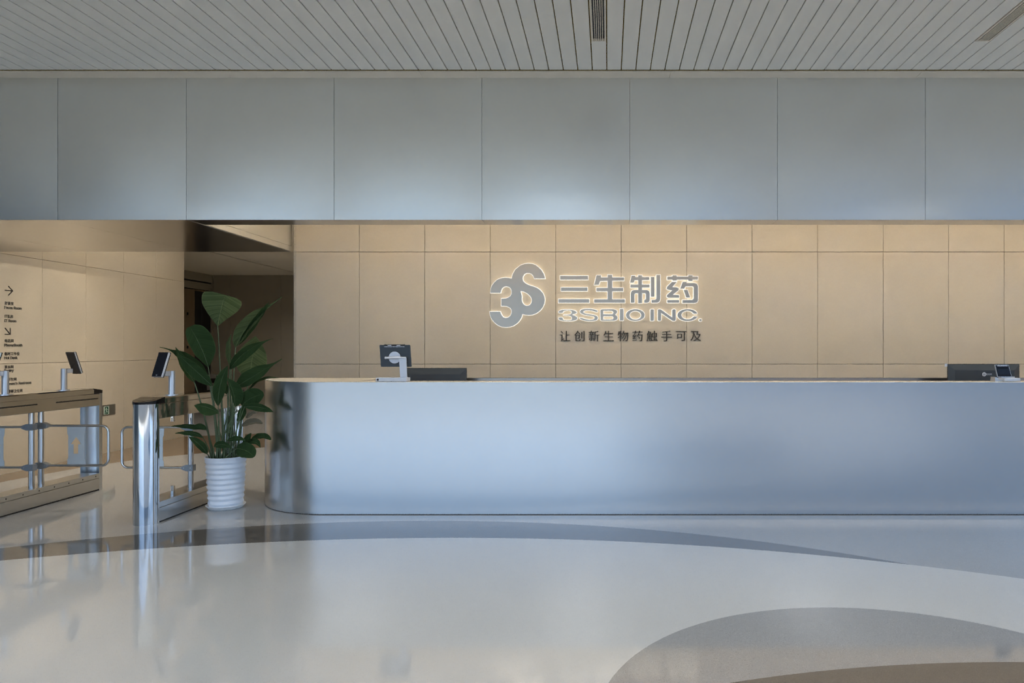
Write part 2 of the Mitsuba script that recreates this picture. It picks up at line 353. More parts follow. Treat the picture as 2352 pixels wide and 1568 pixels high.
# ------------------------------------------------------------------ reception counter
R, cx, cy, yb, HT = 0.75, -2.35, 6.639, 6.72, 1.0926
arc = [(cx + R * math.cos(t), cy + R * math.sin(t)) for t in np.radians(np.linspace(180, 270, 40))]
cx2 = 4.6
arc2 = [(cx2 + R * math.cos(t), cy + R * math.sin(t)) for t in np.radians(np.linspace(270, 360, 24))]
outer = Polygon(arc + arc2 + [(cx2 + R, yb), (cx - R, yb)])
cut = rect2(-2.115, 6.115, 4.3, 7.0)
counter = thing('reception_counter', 'long satin metal reception counter with a rounded end', 'counter')
skin = extr(outer - outer.buffer(-0.02), HT - 0.003 - 0.006); skin.apply_translation((0, 0, 0.006))
add(counter + '__body', skin, 'mat_counter', smooth=30)
p = extr(outer.buffer(-0.012) - outer.buffer(-0.05), 0.006); add(counter + '__plinth', p, 'mat_black')
def loop(r):
    q = [(cx + (R - r) * math.cos(t), cy + (R - r) * math.sin(t)) for t in np.radians(np.linspace(180, 270, 40))] + [(cx2 + (R - r) * math.cos(t), cy + (R - r) * math.sin(t)) for t in np.radians(np.linspace(270, 360, 24))]
    return np.array(q + [(cx2 + R - r, yb - r), (cx - R + r, yb - r)])
rings = [(0, HT - 0.003), (0.003, HT), (0.02, HT)]
ev = np.vstack([np.c_[loop(r), np.full(66, z)] for r, z in rings]); i = np.arange(66); j = (i + 1) % 66; ef = []
for k in (0, 66): ef += [np.stack([k + i, k + j, k + 66 + j], 1), np.stack([k + i, k + 66 + j, k + 66 + i], 1)]
add(counter + '__edge_trim', trimesh.Trimesh(ev, np.vstack(ef), process=False), 'mat_edge', label='thin bright chamfered top edge')
top = extr(outer.buffer(-0.0195) - cut, 0.010); top.apply_translation((0, 0, HT - 0.0105)); add(counter + '__top_ledge', top, 'mat_counter_top')
well = cut & outer.buffer(-0.02)
wt = extr(well, 0.03); wt.apply_translation((0, 0, 0.72)); add(counter + '__worktop', wt, 'mat_counter_top')
inn = cat(box(-2.13, 4.3, 6.10, 6.115, 0.02, HT - 0.011), box(-2.13, -2.116, 6.115, 6.70, 0.02, HT - 0.011), box(4.3, 4.315, 6.115, 6.70, 0.02, HT - 0.011))
add(counter + '__inner_lining', inn, 'mat_counter_top')

# ------------------------------------------------------------------ swing-gate turnstiles
def half_disc(xc, yc, r, sgn, extra=0.0):
    t = np.linspace(0, math.pi, 33)
    q = [(xc + r * math.cos(a), yc + sgn * r * math.sin(a)) for a in t]
    return Polygon(q + [(xc - r, yc - sgn * extra), (xc + r, yc - sgn * extra)]) if extra else Polygon(q)

TR, YN, YFAR, YM = 0.092, 5.607, 6.92, 6.2635

def turnstile(xc, gates, label, beam_mat='mat_mirror', clamps_glass=False):
    t = thing('turnstile', label, 'turnstile')
    r = TR
    add(t + '__base', cbox(xc - r, xc + r, YN, YFAR, 0.012, 0.1165, 0.002), 'mat_satin', label='low brushed steel plinth')
    add(t + '__base_cap', cbox(xc - r, xc + r, YN, YFAR, 0.118, 0.165, 0.003), 'mat_satin')
    add(t + '__foot', box(xc - r + 0.006, xc + r - 0.006, YN, YFAR, 0, 0.012), 'mat_black')
    add(t + '__beam', cbox(xc - r, xc + r, YN, YFAR, 0.818, 0.932, 0.003), beam_mat)
    lid = extr(Polygon([(-r, 0.935), (r, 0.935), (r, 0.974), (r - 0.012, 0.983), (-r + 0.012, 0.983), (-r, 0.974)]), YFAR - YN - 0.16)
    add(t + '__lid', on_front(lid, YFAR - 0.08).apply_translation((xc, 0, 0)), beam_mat)
    for y, s in ((YN, -1), (YFAR, 1)):
        ring = half_disc(xc, y, r, s, 0.012) - half_disc(xc, y, r - 0.004, s, 0.02)
        m = extr(ring, 0.936); add(t + '__end_column', m, 'mat_column' if clamps_glass else 'mat_column_satin', smooth=30, label='polished rounded end column' if clamps_glass else 'satin rounded end column')
        cap = extr(half_disc(xc, y, r + 0.002, s, 0.08), 0.05).subdivide()
        v = cap.vertices; dist = np.clip((np.abs(v[:, 1] - (y + s * r))) / (r + 0.08), 0, 1)
        hi = v[:, 2] > 0.02
        v[:, 2] = np.where(hi, 0.953 + 0.031 * dist, 0.936); cap.vertices = v
        add(t + '__end_cap', cap, 'mat_black_gloss', label='sloped black end cap')
        g = extr(affinity.scale(half_disc(xc, y, r, s, 0.0), 0.7, 0.62, origin=(xc, y)), 0.002)
        v = g.vertices; dist = np.clip((np.abs(v[:, 1] - (y + s * r))) / (r + 0.08), 0, 1); v[:, 2] += 0.9535 + 0.031 * dist; g.vertices = v
        add(t + '__card_reader', g, 'mat_screen')
    for sx in ((-1,) if clamps_glass else (-1, 1)):
        for a, b in ((5.634, 6.16), (6.366, 6.893)):
            sl = affinity.translate(LineString([(0, 0), (b - a - 0.011, 0)]).buffer(0.0055), 0, 0)
            m = extr(sl, 0.002)
            if sx > 0: m = on_left(m, xc + r - 0.001, a + 0.005, 0.887)
            else: m = xf(m, [[0, 0, -1], [-1, 0, 0], [0, 1, 0]], (xc - r + 0.001, b - 0.005, 0.887))
            add(t + '__light_slot', m, 'mat_black')
        for i in range(8):
            y = YM + (i - 3.5) * 0.1709
            c = cyl((xc + sx * (r - 0.002), y, 0.141), (xc + sx * (r + 0.0012), y, 0.141), 0.0062, 12); add(t + '__sensor', c, 'mat_black')
    for y, s in gates:
        g = add(t + '__gate', cyl((xc, y, 0.16), (xc, y, 0.83), 0.0225, 28), 'mat_tube', smooth=30)
        ext, rc = 0.596, 0.055
        for z in (0.687, 0.337):
            pl = Polygon([(-0.026, -0.024), (0.026, -0.024), (0.064, -0.010), (0.064, 0.010), (0.026, 0.024), (-0.026, 0.024)]).buffer(0.004)
            c = extr(affinity.scale(pl, s, 1, origin=(0, 0)), 0.050); c = on_front(c, y + 0.025); c.apply_translation((xc, 0, z))
            add(g + '__clamp', c, 'mat_clamp')
            for dx in (0.048, -0.010):
                add(g + '__screw', cyl((xc + s * dx, y - 0.027, z), (xc + s * dx, y - 0.024, z), 0.004, 10), 'mat_tube')
        aa = np.linspace(math.pi / 2, 0, 10)
        pts = [(0.05, 0.687)] + [(ext - rc + rc * math.cos(a), 0.687 - rc + rc * math.sin(a)) for a in aa]
        pts += [(ext - rc + rc * math.cos(a), 0.337 + rc + rc * math.sin(a)) for a in np.linspace(0, -math.pi / 2, 10)] + [(0.05, 0.337)]
        add(g + '__arm', tube([(xc + s * u, y, z) for u, z in pts], 0.0112, 16), 'mat_tube', smooth=40)
        pl = Polygon([(0.234, 0.348), (0.234, 0.39), (0.242, 0.402), (0.242, 0.60), (0.234, 0.615), (0.231, 0.677), (0.397, 0.677), (0.393, 0.622), (0.385, 0.608),
                      (0.385, 0.402), (0.393, 0.39), (0.397, 0.348)])
        arrow = Polygon([(0.289, 0.441), (0.330, 0.441), (0.330, 0.524), (0.359, 0.524), (0.3115, 0.588), (0.263, 0.524), (0.289, 0.524)])
        pl = affinity.scale(pl - arrow, s, 1, origin=(0, 0)); m = on_front(extr(pl, 0.003), y + 0.0015); m.apply_translation((xc, 0, 0))
        add(g + '__arrow_plate', m, 'mat_plate')
    if clamps_glass:
        for z0, z1 in ((0.165, 0.235), (0.765, 0.82)):
            add(t + '__clip', cat(cbox(xc + 0.0, xc + 0.006, 5.915, 5.945, z0, z1, 0.001), cbox(xc + 0.014, xc + 0.020, 5.915, 5.945, z0, z1, 0.001),
                                  cbox(xc, xc + 0.02, 5.915, 5.945, z0 if z0 < 0.5 else z1 - 0.025, z0 + 0.025 if z0 < 0.5 else z1, 0.001)), 'mat_tube')
    return t

turnstile(-5.0, [(6.209, -1), (6.313, 1)], 'turnstile at the picture edge, satin body with two swing gates')
turnstile(-3.612, [(6.200, -1)], 'turnstile beside the potted plant, mirror-polished beam and one swing gate', clamps_glass=True)

def reader(x, y, turn, label):
    """A tilted face terminal on a post; turn 0 looks towards the street and a little left, 180 the other way."""
    t = thing('face_terminal', label, 'face terminal')
    z0, zp = 0.983, 1.183
    add(t + '__flange', cyl((x, y, z0), (x, y, z0 + 0.006), 0.046), 'mat_alu', smooth=30)
    add(t + '__post', cyl((x, y, z0), (x, y, zp), 0.0245, 28), 'mat_alu', smooth=30)
    R1 = T().translate([x, y, 0]).rotate([0, 0, 1], turn - 25)      # local: -y is the way the screen looks
    m4 = np.array(R1.matrix, float)
    def put(m): m = m.copy(); m.apply_transform(m4); return m
    add(t + '__bracket', put(cbox(-0.016, 0.016, -0.070, 0.012, zp - 0.042, zp, 0.004)), 'mat_alu')
    tilt = trimesh.transformations.rotation_matrix(-math.radians(17), [1, 0, 0]); 
    body = cbox(-0.062, 0.062, -0.011, 0.011, -0.105, 0.105, 0.006); scr = cbox(-0.060, 0.060, -0.0135, -0.0105, -0.103, 0.103, 0.002)
    for name, m, mat in (('housing', body, 'mat_alu'), ('screen', scr, 'mat_screen'), ('back_cover', cbox(-0.0625, 0.0625, 0.004, 0.0135, -0.1055, 0.1055, 0.003), 'mat_black'),
                         ('camera_eye', cat(cyl((-0.02, -0.0142, 0.09), (-0.02, -0.0130, 0.09), 0.006, 12), cyl((0.012, -0.0142, 0.09), (0.012, -0.0130, 0.09), 0.006, 12)), 'mat_black'),
                         ('indicator', cbox(-0.008, 0.008, -0.0142, -0.0132, -0.094, -0.089, 0.0003), 'mat_white_plastic')):
        m = m.copy(); m.apply_transform(tilt); m.apply_translation((0, -0.088, 1.235)); add(t + '__' + name, put(m), mat)

reader(-5.0, 5.94, 0, 'face terminal cut by the picture edge, on the nearer end of the satin turnstile')
reader(-5.0, 6.58, 180, 'face terminal showing its black back, on the far end of the satin turnstile')
reader(-3.612, 5.93, 0, 'face terminal with its dark screen showing, next to the plant leaves')
# ------------------------------------------------------------------ signs on the back wall (traced in photo pixels, scaled to the wall)
KW = 7.62 / F
def wall_xy(q): return [((x - CX) * KW, H - (y - CY) * KW) for x, y in q]
def Z(ox, oy, s, pts): return wall_xy([(ox + x * s, oy + y * s) for x, y in pts])
def zrect(ox, oy, s, x0, y0, x1, y1): return Polygon(Z(ox, oy, s, [(x0, y0), (x1, y0), (x1, y1), (x0, y1)]))
def curve(pts, n=6, closed=True):
    """Catmull-Rom through the points."""
    p = np.array(pts, float); out = []; N = len(p)
    for i in range(N):
        a, b, c, d = p[i - 1], p[i], p[(i + 1) % N], p[(i + 2) % N]
        for t in np.linspace(0, 1, n, endpoint=False):
            out.append(0.5 * ((2 * b) + (c - a) * t + (2 * a - 5 * b + 4 * c - d) * t * t + (3 * b - a - 3 * c + d) * t ** 3))
    return out

def halo_letter(key, poly, part, face='mat_sign_face'):
    """A metal-faced letter on a glowing acrylic back that shows round its edge."""
    poly = poly.buffer(0)
    k = add(f'{key}__{part}', on_front(extr(poly, 0.010), YB - 0.022), face)
    g = on_front(extr(poly.buffer(0.0058, join_style='mitre'), 0.018), YB - 0.004)
    e = f'{k}__glow_edge'; scene[e] = mikit.ply(g, 'mat_white_plastic'); labels[e] = {'label': 'glowing warm white acrylic edge'}
    scene[e]['emitter'] = {'type': 'area', 'radiance': rgb(0.64, 0.58, 0.44)}

E1 = (1115, 595, 150 / 1425)
body = [(572, 430), (590, 340), (650, 230), (760, 135), (850, 103), (937, 92), (1030, 103), (1110, 137), (1220, 235), (1275, 330), (1300, 420), (1068, 420),
        (1050, 370), (1010, 322), (960, 300), (900, 300), (850, 325), (818, 370), (808, 420), (815, 460), (835, 495), (872, 528), (930, 558), (990, 580), (1050, 598), (1120, 625), (1190, 672),
        (1250, 740), (1283, 815), (1293, 885), (1285, 960), (1250, 1045), (1190, 1120), (1110, 1178), (1020, 1212), (940, 1220), (870, 1212), (803, 1195), (788, 1260), (750, 1330),
        (690, 1397), (610, 1450), (520, 1478), (440, 1484), (350, 1472), (270, 1437), (190, 1372), (130, 1290), (102, 1215), (94, 1146), (322, 1146), (335, 1190), (360, 1235), (395, 1270),
        (440, 1285), (490, 1275), (535, 1245), (560, 1208), (575, 1150), (570, 1105), (550, 1072), (520, 1048), (470, 1027), (410, 1018), (348, 1018), (350, 862), (400, 862), (440, 858), (500, 838), (545, 805),
        (570, 755), (575, 700), (560, 650), (530, 615), (490, 596), (450, 590), (400, 602), (360, 635), (337, 690), (328, 733), (110, 733), (118, 650), (140, 580), (190, 510), (260, 448),
        (340, 415), (440, 402), (510, 410)]
drop = curve([(768, 700), (850, 713), (925, 757), (985, 815), (1013, 880), (1008, 940), (978, 990), (930, 1016), (885, 1016), (838, 990), (802, 940), (790, 880), (791, 800)], 4)
sg = thing('emblem_sign', 'large backlit metal emblem on the beige wall, a joined 3 and S', 'sign')
halo_letter(sg, Polygon(Z(*E1, body), [Z(*E1, drop)]), 'emblem')

A = (1275, 620, 170 / 2352); B = (1440, 620, 170 / 2352)
def pg(o, pts): return Polygon(Z(*o, pts))
san = unary_union([zrect(*A, 165, 185, 1045, 300), zrect(*A, 190, 555, 1025, 662), zrect(*A, 108, 925, 1082, 1035)])
sheng = unary_union([pg(A, [(1318, 170), (1455, 170), (1455, 235), (2190, 235), (2190, 330), (1430, 345), (1385, 465), (1245, 465)]), zrect(*A, 1672, 152, 1812, 1000), zrect(*A, 1315, 568, 2160, 672), zrect(*A, 1245, 930, 2215, 1035)])
zhi = unary_union([pg(B, [(150, 180), (265, 180), (265, 225), (708, 225), (708, 312), (245, 320), (215, 398), (100, 398)]), zrect(*B, 360, 165, 480, 1048), zrect(*B, 115, 462, 715, 552),
                   pg(B, [(125, 1035), (125, 725), (150, 665), (210, 635), (630, 635), (695, 665), (720, 730), (720, 960), (695, 1015), (640, 1035), (552, 1035), (552, 950), (590, 940), (605, 915), (605, 770), (585, 735), (265, 735), (235, 770), (235, 1035)]),
                   zrect(*B, 762, 222, 872, 842), pg(B, [(942, 155), (1058, 155), (1058, 920), (1035, 995), (970, 1035), (785, 1035), (785, 950), (900, 945), (940, 905)])])
yao = unary_union([zrect(*B, 1285, 210, 2255, 300), zrect(*B, 1450, 168, 1578, 332), zrect(*B, 1955, 168, 2085, 345),
                   pg(B, [(1430, 378), (1580, 378), (1440, 540), (1590, 550), (1640, 580), (1640, 640), (1455, 785), (1655, 797), (1655, 880), (1310, 878), (1265, 840), (1285, 780), (1450, 640), (1310, 625), (1265, 590), (1280, 530)]),
                   zrect(*B, 1285, 955, 1655, 1035),
                   pg(B, [(1775, 375), (1905, 375), (1895, 415), (2150, 415), (2225, 445), (2258, 510), (2258, 960), (2235, 1015), (2170, 1045), (1765, 1045), (1765, 955), (2080, 950), (2125, 900), (2125, 550), (2095, 515), (1860, 515), (1820, 592), (1695, 592)]),
                   pg(B, [(1805, 630), (1925, 630), (2005, 870), (1885, 870)])])
sg = thing('company_name_sign', 'backlit row of four large Chinese metal characters beside the emblem', 'sign')
for c in (san, sheng, zhi, yao): halo_letter(sg, c, 'character')

C = (1275, 700, 170 / 2352); D = (1440, 700, 180 / 2352)
three = curve([(110, 235), (130, 195), (200, 165), (300, 152), (400, 150), (520, 158), (620, 185), (682, 225), (680, 252), (640, 275), (550, 305), (545, 320), (620, 345), (690, 390), (702, 430), (670, 470), (590, 498), (480, 512),
               (370, 513), (240, 500), (150, 475), (110, 440), (115, 415), (160, 400), (215, 402), (240, 425), (262, 468), (330, 490), (430, 492), (510, 480), (537, 440), (530, 390), (490, 352), (400, 336), (285, 329), (285, 317),
               (400, 312), (480, 300), (520, 270), (525, 220), (500, 185), (420, 172), (330, 175), (270, 195), (240, 240), (200, 248), (130, 248)], 4)
ess = curve([(1352, 200), (1340, 216), (1290, 215), (1200, 187), (1080, 167), (960, 173), (898, 205), (900, 245), (960, 275), (1100, 300), (1230, 325), (1320, 355), (1355, 400), (1345, 450), (1290, 490), (1180, 508), (1050, 508),
             (920, 490), (820, 455), (785, 425), (800, 408), (850, 412), (950, 450), (1080, 474), (1200, 468), (1255, 430), (1250, 385), (1200, 357), (1080, 337), (950, 315), (850, 280), (800, 240), (800, 190), (850, 150), (950, 127), (1080, 122), (1200, 138), (1300, 165)], 4)
bee = Polygon(Z(*C, [(1440, 180), (1470, 142), (1850, 138), (1940, 165), (1975, 205), (1965, 250), (1905, 310), (1970, 360), (1985, 410), (1965, 465), (1880, 500), (1480, 500), (1445, 475)]),
              [Z(*C, [(1530, 185), (1790, 185), (1845, 205), (1855, 250), (1820, 298), (1530, 298)]), Z(*C, [(1530, 355), (1820, 355), (1860, 400), (1845, 450), (1800, 465), (1530, 465)])])
def ell(o, cx_, cy_, rx, ry):
    t = np.linspace(0, 2 * math.pi, 60, endpoint=False); return Z(*o, [(cx_ + rx * math.cos(a), cy_ + ry * math.sin(a)) for a in t])
eye1 = zrect(*C, 2060, 125, 2170, 495).buffer(-0.004).buffer(0.004)
oh = Polygon(ell(D, 252, 305, 278, 175), [ell(D, 253, 309, 178, 131)])
eye2 = zrect(*D, 708, 135, 808, 475).buffer(-0.004).buffer(0.004)
enn = Polygon(Z(*D, [(930, 150), (960, 132), (1010, 135), (1360, 380), (1362, 150), (1385, 132), (1440, 132), (1462, 155), (1462, 455), (1435, 480), (1380, 480), (1025, 240), (1022, 455), (1000, 475), (950, 475), (930, 455)]))
cee = (Polygon(ell(D, 1822, 305, 302, 178)) - Polygon(ell(D, 1822, 305, 190, 130)) - pg(D, [(1960, 258), (2300, 262), (2300, 345), (1960, 348)])).buffer(-0.003).buffer(0.003)
dot = Polygon(ell(D, 2205, 455, 38, 34))
sg = thing('company_name_sign', 'backlit row of smaller Latin metal letters under the four Chinese characters', 'sign')
for c in (Polygon(Z(*C, three)), Polygon(Z(*C, ess)), bee, eye1, oh, eye2, enn, cee): halo_letter(sg, c, 'letter')
halo_letter(sg, dot, 'full_stop')

